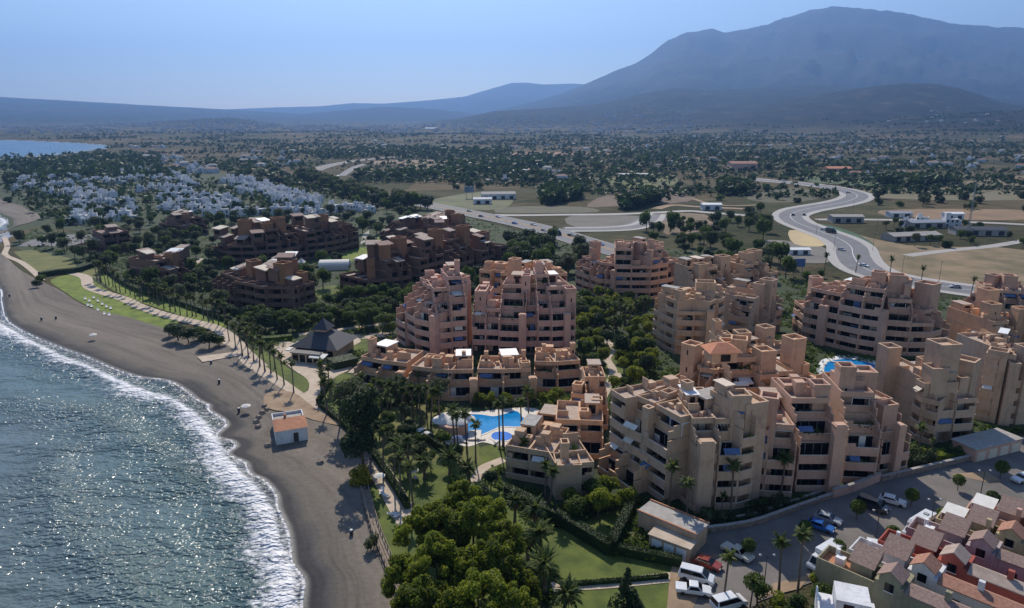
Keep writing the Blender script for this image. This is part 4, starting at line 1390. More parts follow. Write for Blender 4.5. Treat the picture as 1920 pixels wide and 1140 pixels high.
# bare plots and fields on the plain
FIELDS = [([(1560, 430), (1700, 460), (1930, 470), (1930, 560), (1800, 548), (1660, 515), (1625, 490)], (.27, .19, .11), (.12, .10, .045)),
          ([(1140, 365), (1230, 352), (1300, 358), (1290, 378), (1180, 385), (1100, 388)], (.17, .115, .085), (.11, .085, .055)),
          ([(1070, 405), (1200, 405), (1200, 420), (1080, 426)], (.17, .15, .13), (.13, .12, .10)), ([(1230, 402), (1320, 402), (1340, 425), (1250, 440)], (.22, .15, .10), (.13, .10, .05)),
          ([(1480, 432), (1530, 437), (1548, 452), (1540, 462), (1490, 458)], (.55, .42, .22), (.42, .33, .2)), ([(1440, 450), (1540, 462), (1560, 490), (1500, 492), (1440, 475)], (.14, .13, .12), (.20, .18, .15)),
          ([(1540, 420), (1600, 436), (1640, 460), (1600, 455), (1560, 440)], (.05, .12, .06), (.03, .07, .03)), ([(1470, 352), (1545, 360), (1560, 368), (1500, 378), (1440, 380), (1400, 370)], (.11, .095, .05), (.06, .07, .03)),
          ([(1650, 395), (1800, 392), (1930, 395), (1930, 412), (1700, 410)], (.26, .17, .09), (.19, .12, .07)), ([(950, 388), (1090, 388), (1120, 398), (1000, 400), (930, 399)], (.13, .12, .08), (.09, .09, .05)),
          ([(700, 302), (860, 300), (870, 306), (720, 310)], (.24, .16, .11), (.18, .13, .08)), ([(540, 270), (700, 268), (850, 266), (850, 273), (560, 279)], (.26, .17, .12), (.17, .12, .08)),
          ([(960, 285), (1140, 287), (1140, 290), (960, 291)], (.34, .19, .13), (.25, .15, .1)), ([(780, 305), (900, 302), (920, 318), (800, 322)], (.21, .16, .09), (.15, .12, .06)), ([(800, 378), (900, 360), (960, 372), (940, 392), (860, 392)], (.15, .15, .07), (.10, .11, .05)),
          ([(1150, 325), (1260, 330), (1260, 348), (1180, 352), (1130, 340)], (.10, .12, .035), (.16, .15, .06)), ([(1500, 325), (1640, 332), (1700, 345), (1600, 348), (1500, 338)], (.06, .10, .04), (.10, .12, .05)),
          ([(1740, 335), (1930, 330), (1930, 350), (1800, 352)], (.19, .15, .09), (.13, .11, .06)), ([(1640, 352), (1930, 356), (1930, 375), (1660, 372)], (.13, .12, .06), (.17, .14, .08))]
for k, (px, c0, c1) in enumerate(FIELDS):
    mt = simple('field_earth', c1, c0, .045, .95, .3, detail=9, lo=.38, hi=.62)
    sheet('field', px, mt, .05 + .002 * (k % 5) if px[0][1] > 320 else .3, smooth=3)
# ------------------------------------------------------------------ trees
def mesh_of(mb, name, mat, smooth=False): return mb.mesh(name, mat, smooth)


def make_tree(name, seed, h, r, lobes_n, n, leaf, mat, trunk_r=.22, shape='round', bark=None, core=True):
    """an empty that carries trunk and crown; returned as a source for copies"""
    rng = random.Random(seed)
    lobes = []
    ch = h - r * .9
    for k in range(lobes_n):
        if shape == 'round':
            a = rng.uniform(0, 2 * pi); rr = r * .62 * math.sqrt(rng.random()); z = ch + rng.uniform(-.35, .45) * r * (1 - .5 * rr / r)
            lobes.append((rr * cos(a), rr * sin(a), z, r * rng.uniform(.30, .52)))
        elif shape == 'lumpy':
            a = rng.uniform(0, 2 * pi); e = math.asin(rng.uniform(-.25, 1)); q = r * rng.uniform(.62, .95)
            lobes.append((q * cos(a) * cos(e), q * sin(a) * cos(e), h - r * 1.15 + q * sin(e) * 1.25, r * rng.uniform(.18, .32)))
        elif shape == 'cone':
            t = (k + .5) / lobes_n; z = h * (.12 + .84 * t); rr = r * (1 - t) * .62
            for q in range(3):
                a = rng.uniform(0, 2 * pi)
                lobes.append((rr * cos(a), rr * sin(a), z, max(.35, r * (1 - t) * .55)))
        elif shape == 'tall':
            t = rng.random(); z = h * (.30 + .64 * t); rr = r * .75 * math.sqrt(rng.random()) * (1 - .5 * abs(t - .4))
            a = rng.uniform(0, 2 * pi)
            lobes.append((rr * cos(a), rr * sin(a), z, r * rng.uniform(.26, .46)))
        elif shape == 'flat':
            a = rng.uniform(0, 2 * pi); rr = r * .75 * math.sqrt(rng.random())
            lobes.append((rr * cos(a), rr * sin(a), h - r * .35 + rng.uniform(-.15, .15) * r, r * rng.uniform(.24, .36)))
        elif shape == 'ball':
            lobes = [(0, 0, h - r, r * .9)]
    root = empty(name, (0, -500, 0))
    mb = leaf_cloud_mb(lobes, n, leaf, rng)
    if core:
        for cx, cy, cz, lr in lobes:
            q = lr * .58
            v = [Vector((cx, cy, cz)) + Vector(d) * q for d in ((1, 0, 0), (0, 1, 0), (-1, 0, 0), (0, -1, 0), (0, 0, .8), (0, 0, -.8))]
            for a, b, c in ((0, 1, 4), (1, 2, 4), (2, 3, 4), (3, 0, 4), (1, 0, 5), (2, 1, 5), (3, 2, 5), (0, 3, 5)): mb.tri(v[a], v[b], v[c])
    mb.build('crown', mat, root)
    t = MB()
    top = ch if shape != 'cone' else h * .9
    jx, jy = rng.uniform(-.3, .3), rng.uniform(-.3, .3)
    t.tube([(0, 0, -.2), (jx * .5, jy * .3, top * .35), (jx, jy, top * .7), (jx * 1.2, jy, top)], [trunk_r, trunk_r * .8, trunk_r * .6, trunk_r * .3], 7)
    if shape in ('round', 'tall', 'flat'):
        for cx, cy, cz, lr in lobes[:6]:
            t.tube([(jx * .7, jy * .7, top * .55), (cx * .5, cy * .5, (top * .55 + cz) * .5 + .2), (cx, cy, cz)], [trunk_r * .45, trunk_r * .3, trunk_r * .12], 5)
    t.build('trunk', bark or M['bark'], root)
    root['category'] = 'tree'
    return root


def frond(mb, base, az, el, length, droop, w, segs=6, leaflets=True, rng=None):
    d = Vector((cos(az) * cos(el), sin(az) * cos(el), sin(el)))
    side = Vector((-sin(az), cos(az), 0))
    p = Vector(base); pts = [p.copy()]
    for k in range(segs):
        p = p + d * (length / segs)
        d = (d + Vector((0, 0, -droop / segs))).normalized()
        pts.append(p.copy())
    for k in range(segs):
        t0, t1 = k / segs, (k + 1) / segs
        w0 = w * math.sin(pi * min(.97, .18 + .8 * t0)) ; w1 = w * math.sin(pi * min(.985, .18 + .8 * t1))
        a, b = pts[k], pts[k + 1]
        dn = Vector((0, 0, -.45))
        # two rows of leaflets hanging from the rib, with gaps
        for s in (1, -1):
            m_ = (a + b) / 2
            mb.quad(a, m_, m_ + side * s * w1 + dn * w1, a + side * s * w0 + dn * w0)
            q0 = m_ + (b - a) * .06
            mb.quad(q0, b, b + side * s * w1 * .95 + dn * w1, q0 + side * s * (w0 + w1) * .47 + dn * (w0 + w1) * .5)


def make_palm(name, seed, h, kind='fan', n=26, r=1.9):
    rng = random.Random(seed)
    root = empty(name, (0, -500, 0))
    t = MB()
    bx, by = rng.uniform(-.5, .5), rng.uniform(-.5, .5)
    tr = .17 if kind == 'fan' else .32
    t.tube([(0, 0, -.2), (bx * .2, by * .2, h * .25), (bx * .7, by * .6, h * .6), (bx, by, h)], [tr * 1.5, tr, tr * .9, tr * .85], 7)
    t.build('trunk', M['palm_trunk'], root)
    c = MB()
    for k in range(n):
        az = 2 * pi * k / n * 2.4 + rng.uniform(-.2, .2)
        el = rng.uniform(-.35, 1.25) if kind == 'fan' else rng.uniform(-.25, 1.3)
        ln = r * rng.uniform(.8, 1.1)
        frond(c, (bx, by, h), az, el, ln, rng.uniform(.7, 1.3) if kind == 'fan' else rng.uniform(1.0, 1.7), (.34 if kind == 'fan' else .26) * (1 if kind == 'fan' else 1.3), 4 if kind == 'fan' else 6)
    c.build('crown', M['palm_leaf'], root)
    s = MB()
    for k in range(n // 2 + 4):
        az = rng.uniform(0, 2 * pi)
        frond(s, (bx, by, h - .15), az, rng.uniform(-1.2, -.6), r * rng.uniform(.45, .75), .5, .2, 3)
    s.build('dead_fronds', M['dead_frond'], root)
    root['category'] = 'palm'
    return root


USED = set()


def place(src, x, y, z=0.0, rz=0.0, sc=1.0, label=None, group=None, cat=None, name=None, sz=None):
    if src.name not in USED:
        USED.add(src.name); o = src
    else:
        o = copy_tree(src)
        if name: o.name = name
    o.location = (x, y, z); o.rotation_euler = (0, 0, rz); o.scale = (sc, sc, sz or sc)
    if label: o['label'] = label
    if group: o['group'] = group
    if cat: o['category'] = cat
    return o


PALMS = {k: [make_palm('palm_tree', 300 + k * 10 + j, h, 'fan', 26, 1.75) for j in range(2)] for k, h in ((7, 7.2), (9, 8.8), (11, 10.8))}
DATE = [make_palm('date_palm', 350 + j, h, 'feather', 46, 3.0) for j, h in enumerate((4.2, 5.4, 6.8))]
SMALLP = [make_palm('palm_tree', 370 + j, 4.2, 'fan', 22, 1.6) for j in range(2)]
BUSHY = [make_tree('bushy_tree', 400 + j, 6.0 + j * .8, 3.1, 9, 1500, .30, [M['leaf'], M['leaf_dark'], M['leaf'], M['leaf_olive']][j]) for j in range(4)]
BRIGHT = [make_tree('bright_tree', 410 + j, 5.2 + j, 2.7, 9, 1500, .28, M['leaf_bright']) for j in range(2)]
BIGPINE = [make_tree('pine_tree', 420 + j, 9.5 + j * 1.3, 3.7, 38, 8000, .24, M['leaf_bright'], .28, 'lumpy') for j in range(3)]
SHRUB = [make_tree('shrub', 430 + j, 1.9 + .3 * j, 1.3, 5, 420, .2, [M['leaf'], M['leaf_dark'], M['leaf_olive']][j], .07) for j in range(3)]
BROAD = [make_tree('broad_tree', 440 + j, 8.5 + j, 4.4, 10, 1300, .5, [M['leaf_dark'], M['leaf'], M['leaf_olive']][j], .3) for j in range(3)]
FARTREE = [make_tree('distant_tree', 450 + j, 6.0 + j * .8, 4.8, 8, 280, .95, [M['leaf_dark'], M['leaf'], M['leaf_dark'], M['leaf_olive']][j], .3) for j in range(4)]
CYP = [make_tree('cypress_tree', 460, 12, 1.9, 8, 500, .6, M['leaf_dark'], .2, 'cone')]
TRW = []   # placed positions


def free(x, y, mind, lst=None, foot=True):
    for l in (lst if lst is not None else TRW):
        if (l[0] - x) ** 2 + (l[1] - y) ** 2 < mind * mind: return False
    if foot:
        for f in FOOT:
            if abs(f[0][0] - x) + abs(f[0][1] - y) < 90 and inside(f, x, y): return False
    for p in AV_P:
        if inside(p, x, y): return False
    for l, hw in AV_L:
        if abs(l[0][0] - x) < 900 and seg_dist(l, x, y) < hw: return False
    return True


def scatter(pix, n, kinds, mind, label, group, seed, sc=(.8, 1.25), foot=True, cat='tree', lst=None, nthlab=None):
    """label: a phrase about the kind and its place; things of a group that look alike share it"""
    rng = random.Random(seed)
    P = wpoly(pix)
    xs = [p[0] for p in P]; ys = [p[1] for p in P]
    # sample in the picture so that density looks even there
    qx = [p[0] for p in pix]; qy = [p[1] for p in pix]
    got = []; tries = 0
    while len(got) < n and tries < n * 60:
        tries += 1
        px, py = rng.uniform(min(qx), max(qx)), rng.uniform(min(qy), max(qy))
        g = G(px, py)
        if not inside(P, g.x, g.y) or not free(g.x, g.y, mind, foot=foot): continue
        TRW.append((g.x, g.y)); got.append((px, g))
    got.sort(key=lambda t: t[0])
    out = []
    for k, (px, g) in enumerate(got):
        s = rng.uniform(*sc)
        lb = label if nthlab is None else label + ', ' + nth(k) + ' ' + nthlab
        out.append(place(rng.choice(kinds), g.x, g.y, 0, rng.uniform(0, 6.28), s, lb, group, cat, sz=s * rng.uniform(.85, 1.2)))
    return out


# --- the tall bright trees in the foreground
FG = [(812, 955, 0, .8), (868, 940, 1, .9), (915, 955, 0, .85), (785, 1010, 2, .85), (838, 1010, 1, 1.0), (890, 1005, 2, .95), (948, 1010, 1, .8), (765, 1075, 0, .85), (818, 1085, 2, .95), (878, 1070, 0, 1.0), (930, 1075, 2, .9), (975, 1085, 0, .7), (790, 1150, 1, .9), (850, 1150, 0, .95), (910, 1145, 1, 1.0), (965, 1150, 2, .75), (770, 1220, 2, .8), (840, 1230, 1, .9), (905, 1230, 0, .9)]
for k, (px, py, v, s) in enumerate(FG):
    g = G(px, py + 70)
    place(BIGPINE[v], g.x, g.y, 0, k * 1.3, s, 'dense bright green tree in the foreground clump, ' + nth(k) + ' of its crowns counted from the back', 'bright green foreground trees', 'tree')
    TRW.append((g.x, g.y))
con = make_tree('conifer', 470, 13.5, 4.0, 16, 7000, .28, M['leaf_dark'], .3, 'cone')
g = G(1168, 1235); place(con, g.x, g.y, 0, 0, 1, 'dark conical conifer on the lawn at the bottom edge', None, 'tree')
tall = make_tree('beach_tree', 471, 16.5, 4.6, 22, 6000, .32, M['leaf_dark'], .35, 'tall')
g = G(682, 884); place(tall, g.x, g.y, 0, 0, 1, 'tall dark tree at the beach edge beside the promenade', None, 'tree'); TRW.append((g.x, g.y))
tall2 = make_tree('beach_tree', 472, 13, 5.0, 20, 5000, .32, M['leaf_olive'], .35, 'round')
g = G(664, 815); place(tall2, g.x, g.y, 0, 0, 1, 'wide olive green tree behind the hut, left of the tall beach tree', None, 'tree'); TRW.append((g.x, g.y))
yb = make_tree('yellow_bush', 473, 3.4, 2.6, 8, 1800, .24, M['leaf_yellow'], .15)
g = G(677, 905); place(yb, g.x, g.y, .2, 0, 1, 'round yellow-green bush at the foot of the tall beach tree', None, 'bush')
g = G(700, 1035); place(SHRUB[2], g.x, g.y, .3, 0, 1.1, 'small olive bush on the sand beside the wooden walkway', None, 'bush')
for k, (px, py, r, v) in enumerate([(335, 640, 1.25, 1), (355, 645, 1.1, 1), (318, 632, .9, 1), (375, 640, 1.0, 0), (392, 655, 1.05, 1), (412, 650, .8, 0), (78, 532, .9, 0), (70, 540, .7, 1)]):
    g = G(px, py)
    place(BUSHY[v], g.x, g.y, .1, k, r * .95, 'dark rounded bush on the dune above the beach, ' + nth(k) + ' from the right' if k > 5 else 'dark rounded bush in the beach thicket left of the promenade, ' + nth(k) + ' of the clump', 'beach thicket bushes', 'bush', sz=r * .72)
    TRW.append((g.x, g.y))


def palms(lst, where, group, src=None):
    lst = sorted(lst)
    for k, q in enumerate(lst):
        px, py, h = q[:3]
        g = G(px, py)
        key = min(PALMS, key=lambda t: abs(t - h))
        s = src or PALMS[key]
        o = s[k % len(s)]
        place(o, g.x, g.y, 0, k * 2.1, h / (key + .2) if not src else h, f'palm {where}, {nth(k)} from the left', group, 'palm')
        TRW.append((g.x, g.y))


rr = random.Random(5)
row = smooth_line([(182, 524), (205, 536), (235, 550), (270, 563), (310, 577), (350, 590), (390, 601), (428, 613)], 4)
palms([(x + rr.uniform(-2, 2), y + rr.uniform(-2, 4), 7.2 + rr.uniform(-.7, .7)) for x, y in row[::1]], 'in the long row on the promenade lawn', 'palms along the promenade lawn')
palms([(442, 655, 7), (455, 668, 7.5), (466, 672, 8), (476, 678, 7), (487, 688, 8), (497, 697, 8), (508, 700, 7), (520, 712, 8.2), (533, 722, 8.2), (551, 738, 8.3), (430, 640, 6), (449, 640, 7), (462, 650, 7), (475, 655, 7), (490, 662, 7.2), (604, 742, 8.8), (618, 740, 7), (516, 690, 6.4)], 'on the seafront strip in front of the dark roofed restaurant', 'seafront palms')
palms([(614, 778, 8), (638, 800, 8), (697, 862, 9), (719, 890, 9.3), (740, 915, 9), (752, 936, 9), (770, 900, 9), (775, 960, 9), (693, 850, 7)], 'along the landward edge of the promenade below the hut', 'palms beside the lower promenade')
palms([(937, 842, 10.6), (945, 844, 10.8), (943, 836, 10.2), (979, 826, 9.5), (992, 800, 9), (876, 850, 9), (860, 855, 9.5), (892, 868, 8.5), (853, 838, 8)], 'standing beside the lagoon pool', 'palms round the lagoon pool')
palms([(1253, 962, 9.6), (1287, 990, 9), (1369, 968, 9.8), (1350, 972, 4.2), (1463, 935, 8), (1720, 858, 6.5), (1746, 862, 4)], 'in front of the near apartment blocks', 'palms before the near blocks')
palms([(1356, 1132, 8.2), (1460, 1112, 8.6), (1494, 1125, 11), (1405, 1150, 5)], 'at the lower edge of the car park', 'palms by the car park')
palms([(985, 890, 6.5), (1030, 960, 7.5), (1080, 880, 6), (1076, 905, 6.5), (1022, 935, 6.6)], 'before the low tan end house', 'palms by the low end house')
palms([(1140, 610, 7), (1155, 618, 7.5), (1172, 612, 7), (1190, 606, 7), (1204, 600, 7), (1163, 600, 7), (1130, 602, 6.5), (1182, 625, 8), (1148, 640, 7)], 'in the shady gardens before the mauve block', 'palms in the central gardens')
palms([(1545, 512, 8), (1604, 512, 7), (1668, 520, 8), (1725, 540, 8.5), (1818, 562, 8.5), (1868, 575, 8.5), (1460, 508, 6)], 'beside the curving road behind the blocks', 'palms along the curving road')
palms([(700, 760, 6), (716, 770, 7), (735, 775, 7), (752, 788, 7), (775, 790, 8), (790, 795, 8), (808, 800, 8), (825, 798, 8), (760, 770, 7), (682, 760, 7), (728, 792, 7), (800, 782, 7), (745, 745, 5), (785, 738, 5), (712, 720, 4), (690, 690, 4)], 'in the garden between the low row and the hedge', 'palms in the seafront garden')
# stout date palms
for k, (px, py, s, v) in enumerate([(745, 862, .85, 0), (766, 884, .9, 1), (797, 898, .9, 0), (843, 904, .95, 1), (1000, 1010, .95, 1), (1012, 1062, 1.0, 1), (1022, 1118, 1.0, 1), (1055, 1160, .95, 0), (965, 985, .8, 1), (990, 1050, .8, 0), (985, 1130, .8, 2), (602, 725, .7, 1), (622, 742, .7, 0), (880, 905, .8, 0)]):
    g = G(px, py)
    place(DATE[v], g.x, g.y, 0, k * 1.7, s, 'stout date palm with a wide dark crown on the garden lawns, ' + nth(k) + ' of fourteen', 'stout date palms', 'palm')
    TRW.append((g.x, g.y))
# --- lollipop trees of the car park
BALL = make_tree('round_clipped_tree', 480, 3.3, 1.15, 1, 900, .16, M['leaf'], .08, 'ball')
for k, (px, py) in enumerate([(1508, 1010), (1568, 1050), (1606, 975), (1671, 1020), (1707, 950), (1767, 990), (1795, 920), (1857, 955), (1875, 898), (1402, 1045)]):
    g = G(px, py)
    place(BALL, g.x, g.y, 0, k, 1.0 + .08 * ((k * 7) % 3), 'clipped ball tree on a short trunk in the car park, ' + nth(k) + ' from the left' if k else 'clipped ball tree in the car park nearest the round palm', 'clipped ball trees', 'tree')
# --- gardens and belts
scatter([(440, 600), (560, 605), (640, 575), (742, 530), (742, 628), (690, 622), (600, 618), (560, 622), (470, 628)], 85, BUSHY[:3], 3.6, 'rounded green garden tree between the restaurant and the brown blocks', 'garden trees behind the restaurant', 11, (.7, 1.1))
scatter([(1088, 555), (1222, 555), (1222, 720), (1150, 745), (1100, 740), (1090, 660)], 85, BRIGHT * 2 + BUSHY[:2], 2.4, 'leafy tree in the sunlit garden right of the pink wing', 'trees in the central gardens', 12, (.6, 1.0))
scatter([(950, 445), (1085, 458), (1090, 535), (960, 505)], 26, BROAD, 5, 'dark broad tree in the belt between the pink block and the motorway', 'motorway belt trees', 13, (.9, 1.2))
scatter([(1180, 440), (1340, 400), (1450, 400), (1440, 440), (1480, 500), (1560, 520), (1480, 560), (1300, 480)], 60, BROAD + BUSHY[:1], 5, 'green tree on the scrubby slope between the blocks and the roads', 'slope trees', 14, (.6, 1.15))
scatter([(665, 745), (870, 770), (860, 785), (760, 800), (690, 790)], 26, BUSHY + BRIGHT[:1], 2.8, 'garden tree in front of the low apricot row', 'trees before the low row', 15, (.5, .85))
scatter([(880, 752), (1060, 752), (1060, 768), (1030, 800), (1005, 790), (980, 764), (880, 770)], 20, BRIGHT + BUSHY[:1], 2.6, 'leafy tree between the low row and the lagoon pool', 'trees behind the pool', 16, (.5, .75))
scatter([(1062, 940), (1130, 925), (1175, 950), (1120, 985), (1080, 985)], 10, BRIGHT + BUSHY[:1], 2.4, 'bright leafy tree below the low tan end house', 'trees below the end house', 17, (.65, .9))
scatter([(690, 830), (730, 800), (860, 860), (930, 900), (900, 960), (800, 900), (730, 870)], 16, BUSHY, 3, 'garden tree on the lawn behind the promenade', 'lawn trees', 18, (.5, .8))
scatter([(1420, 640), (1490, 650), (1560, 690), (1540, 680), (1420, 700)], 10, BUSHY[:2], 3, 'garden tree behind the sandy towers near the round pool', 'trees near the round pool', 19, (.6, .9))
scatter([(1400, 1110), (1540, 1075), (1555, 1190), (1380, 1190)], 13, BUSHY[:1] + BRIGHT[:1], 2.4, 'bush on the bank between the car park and the townhouses', 'bank bushes', 20, (.45, .7), cat='bush')
scatter([(1260, 985), (1380, 985), (1560, 915), (1700, 885), (1830, 850), (1840, 838), (1700, 865), (1560, 895), (1400, 960), (1290, 975)], 60, SHRUB, 1.7, 'low dark shrub on the shaded bank below the near blocks', 'shaded bank shrubs', 21, (.8, 1.5), cat='shrub', foot=True)
scatter([(20, 455), (150, 425), (400, 415), (640, 395), (740, 388), (800, 395), (760, 440), (640, 500), (600, 560), (400, 600), (200, 540), (160, 505), (60, 465)], 170, BROAD, 5.5, 'dark tree growing between the brown terraced blocks', 'trees among the brown blocks', 22, (.55, .95))
scatter([(640, 560), (740, 545), (900, 520), (960, 500), (980, 480), (960, 545), (900, 560), (745, 600)], 22, BROAD[:2], 5, 'dark tree in the strip behind the pink block', 'trees behind the pink block', 23, (.6, .9))
FT = FARTREE
scatter([(0, 300), (120, 298), (200, 290), (300, 292), (308, 330), (180, 335), (0, 348)], 50, FT, 8, 'dark pine in the wood between the bay and the white village', 'wood by the bay', 24, (.9, 1.4))
TL = [[(430, 335), (470, 345), (520, 362), (600, 375), (680, 390), (760, 392), (700, 372), (600, 345), (500, 325), (430, 322)]]
scatter(TL[0], 40, FT, 8, 'dark tree in the belt between the white village and the motorway', 'belt behind the white village', 25, (.9, 1.3))
scatter([(1060, 296), (1200, 290), (1330, 282), (1500, 300), (1560, 325), (1480, 330), (1380, 318), (1200, 322), (1070, 316)], 40, FT + CYP, 10, 'dark tree in the broad wood on the plain right of centre', 'wood on the plain', 26, (1.0, 1.9))
scatter([(0, 350), (60, 330), (300, 325), (420, 345), (600, 380), (560, 400), (300, 425), (130, 430), (60, 400), (0, 375)], 75, FT[:3], 7, 'tree between the houses of the white village', 'trees in the white village', 27, (.5, .9))
scatter([(700, 300), (1000, 300), (1150, 340), (1100, 380), (900, 360), (760, 345), (640, 340), (690, 315)], 28, FT, 9, 'dark tree on the plain left of centre', 'trees on the middle plain', 28, (.6, 1.2))
scatter([(1200, 350), (1480, 345), (1430, 375), (1300, 380), (1020, 365), (1010, 385), (1160, 372)], 20, FT, 7, 'dark tree beside the dry fields in the middle distance', 'trees by the dry fields', 29, (.5, .9))
scatter([(1640, 340), (1930, 320), (1930, 400), (1700, 395), (1640, 400)], 20, FT, 8, 'dark tree on the plain at the far right', 'trees on the right plain', 30, (.6, 1.2))
scatter([(1650, 425), (1900, 430), (1930, 470), (1720, 475)], 24, BUSHY + FT[:1], 6, 'tree beside the depot yard on the right', 'trees by the depot', 31, (.6, .9))
scatter([(1480, 330), (1640, 330), (1660, 345), (1500, 350), (1420, 380), (1500, 385), (1460, 330)], 12, FT[:3], 8, 'dark tree behind the curving road', 'trees behind the curving road', 32, (.5, .9))

k_ = 0
for off in (16, 24):
    lp = ribbon_pts(smooth_line(wpoly([(830, 390), (780, 381), (730, 372), (690, 362), (655, 352), (628, 343), (604, 336)]), 5), off, -off)
    for a, b in lp:
        q = a if a.y < b.y or a.x < b.x and a.y < b.y else b
        place(BROAD[k_ % 3], q.x + rr.uniform(-3, 3), q.y + rr.uniform(-3, 3), 0, k_, rr.uniform(1.0, 1.5), 'broad dark tree in the row hiding the motorway behind the village', 'trees hiding the motorway', 'tree'); k_ += 1

# --- woodland and scrub too far to count
def far_woods():
    rng = random.Random(77)
    mb = MB()
    n = 0
    WD = [wpoly(q) for q in ([(1060, 292), (1200, 286), (1330, 276), (1500, 292), (1560, 318), (1480, 326), (1380, 312), (1200, 318), (1070, 312)], [(0, 300), (120, 298), (200, 290), (300, 292), (308, 330), (180, 335), (0, 348)],
        [(430, 335), (520, 358), (600, 372), (700, 392), (760, 392), (700, 366), (600, 340), (500, 322), (430, 318)], [(1010, 368), (1080, 360), (1090, 372), (1030, 385)], [(1350, 352), (1410, 356), (1400, 366), (1350, 366)],
        [(680, 330), (900, 322), (1060, 335), (1000, 345), (800, 345), (640, 345)], [(560, 285), (960, 282), (960, 296), (600, 300)], [(1700, 268), (1930, 250), (1930, 290), (1740, 296)], [(1160, 388), (1230, 372), (1240, 380), (1170, 396)], [(1640, 345), (1740, 338), (1800, 344), (1700, 352)], [(0, 352), (60, 332), (300, 326), (420, 345), (600, 382), (560, 402), (300, 425), (130, 430), (60, 405)], [(0, 352), (60, 332), (300, 326), (420, 345), (600, 382), (560, 402), (300, 425), (130, 430), (60, 405)], [(830, 312), (1010, 296), (1060, 300), (1040, 318), (850, 320)])]
    hedge_n = 0
    while n < 34000:
        wood = rng.random() < .48
        if wood:
            Q = rng.choice(WD)
            x = rng.uniform(min(p[0] for p in Q), max(p[0] for p in Q)); y = rng.uniform(min(p[1] for p in Q), max(p[1] for p in Q))
            if not inside(Q, x, y): continue
        elif hedge_n > 0:
            hedge_n -= 1
            x = hx + ha * rng.uniform(-1, 1) * hl + rng.uniform(-2, 2); y = hy + hb * rng.uniform(-1, 1) * hl + rng.uniform(-3, 3)
            t_ = rng.uniform(-1, 1) * hl; x = hx + ha * t_ + rng.uniform(-2.5, 2.5); y = hy + hb * t_ + rng.uniform(-3, 3)
        elif rng.random() < .05:
            hy = 600 * (3200 / 600) ** (rng.random() ** .85); hx = rng.uniform(-.6, .8) * hy
            if hy < 900 and hx < -.1 * hy: continue
            q_ = rng.uniform(-.5, .5); ha, hb = cos(q_), sin(q_); hl = rng.uniform(12, 60) * (1 + hy / 1500); hedge_n = int(hl * .5)
            continue
        else:
            y = 620 * (3200 / 620) ** (rng.random() ** .8)
            s = rng.uniform(-.85, .85)
            x = s * y
            if y < 900 and -.9 < s < -.15: continue
        if y < 2700 and (inside(SEAPOLY, x, y) or (x < 0 and min(seg_dist(COASTW[::6], x, y), 99) < 14)): continue
        d = mn.fractal((x / 420, y / 300, 2.0), 1.0, 2.1, 4)
        d2 = mn.noise((x / 90, y / 45, 8.0))
        if not wood and hedge_n == 0 and 1.7 * d + .55 * d2 < rng.uniform(.05, .4): n += .08; continue
        ok = True
        if wood and y < 760 and x < 0: wood = 2
        for l, hw in AV_L:
            if y < 1600 and seg_dist(l, x, y) < hw: ok = False; break
        if not ok: continue
        z = height(x, y)
        r = 1.1 + 3.6 * rng.random() ** 1.6 * (1 + y / 4000) * (1.25 if wood else 1)
        if wood == 2: r *= .6
        h = r * rng.uniform(.9, 1.5) * (1.7 if wood else 1)
        c = Vector((x, y, z))
        for k in range(5):
            a = rng.uniform(0, 6.28)
            p = c + Vector((cos(a) * r * .4, sin(a) * r * .4, h * rng.uniform(.35, .75)))
            t = Vector((rng.gauss(0, 1), rng.gauss(0, 1), rng.gauss(0, .6))).normalized() * r * .62
            q = Vector((rng.gauss(0, 1), rng.gauss(0, 1), rng.gauss(0, .8))).normalized() * r * .55
            mb.quad(p - t, p + q, p + t, p - q)
        n += 1
    o = mb.build('distant_woodland', M['leaf_dark'])
    tag(o, 'dark scrub and woodland covering the distant plain and hills', 'woodland', kind='stuff')


far_woods()

def ground_cover():
    rng = random.Random(55)
    mb = MB(); P = wpoly(gard); n = 0; tries = 0
    while n < 7500 and tries < 60000:
        tries += 1
        px, py = rng.uniform(20, 1920), rng.uniform(395, 1130)
        g = G(px, py)
        if not inside(P, g.x, g.y): continue
        if mn.noise((g.x / 14, g.y / 14, 3.0)) < rng.uniform(-.35, .2): continue
        if not free(g.x, g.y, 0, lst=[]): continue
        if any(inside(q, g.x, g.y) for q in LAWNW): continue
        n += 1
        r = rng.uniform(.5, 1.5)
        for _ in range(12):
            p = g + Vector((rng.gauss(0, r * .5), rng.gauss(0, r * .5), rng.uniform(.1, r * .8)))
            t = Vector((rng.gauss(0, 1), rng.gauss(0, 1), rng.gauss(0, .5))).normalized() * rng.uniform(.25, .5)
            q = Vector((rng.gauss(0, 1), rng.gauss(0, 1), rng.gauss(0, 1))).normalized() * rng.uniform(.2, .4)
            mb.quad(p - t, p + q, p + t, p - q)
    tag(mb.build('ground_cover', M['leaf']), 'low mixed green ground cover filling the resort garden beds', 'ground cover', kind='stuff')


LAWNW = [wpoly(q[1]) for q in LAWNS]
ground_cover()

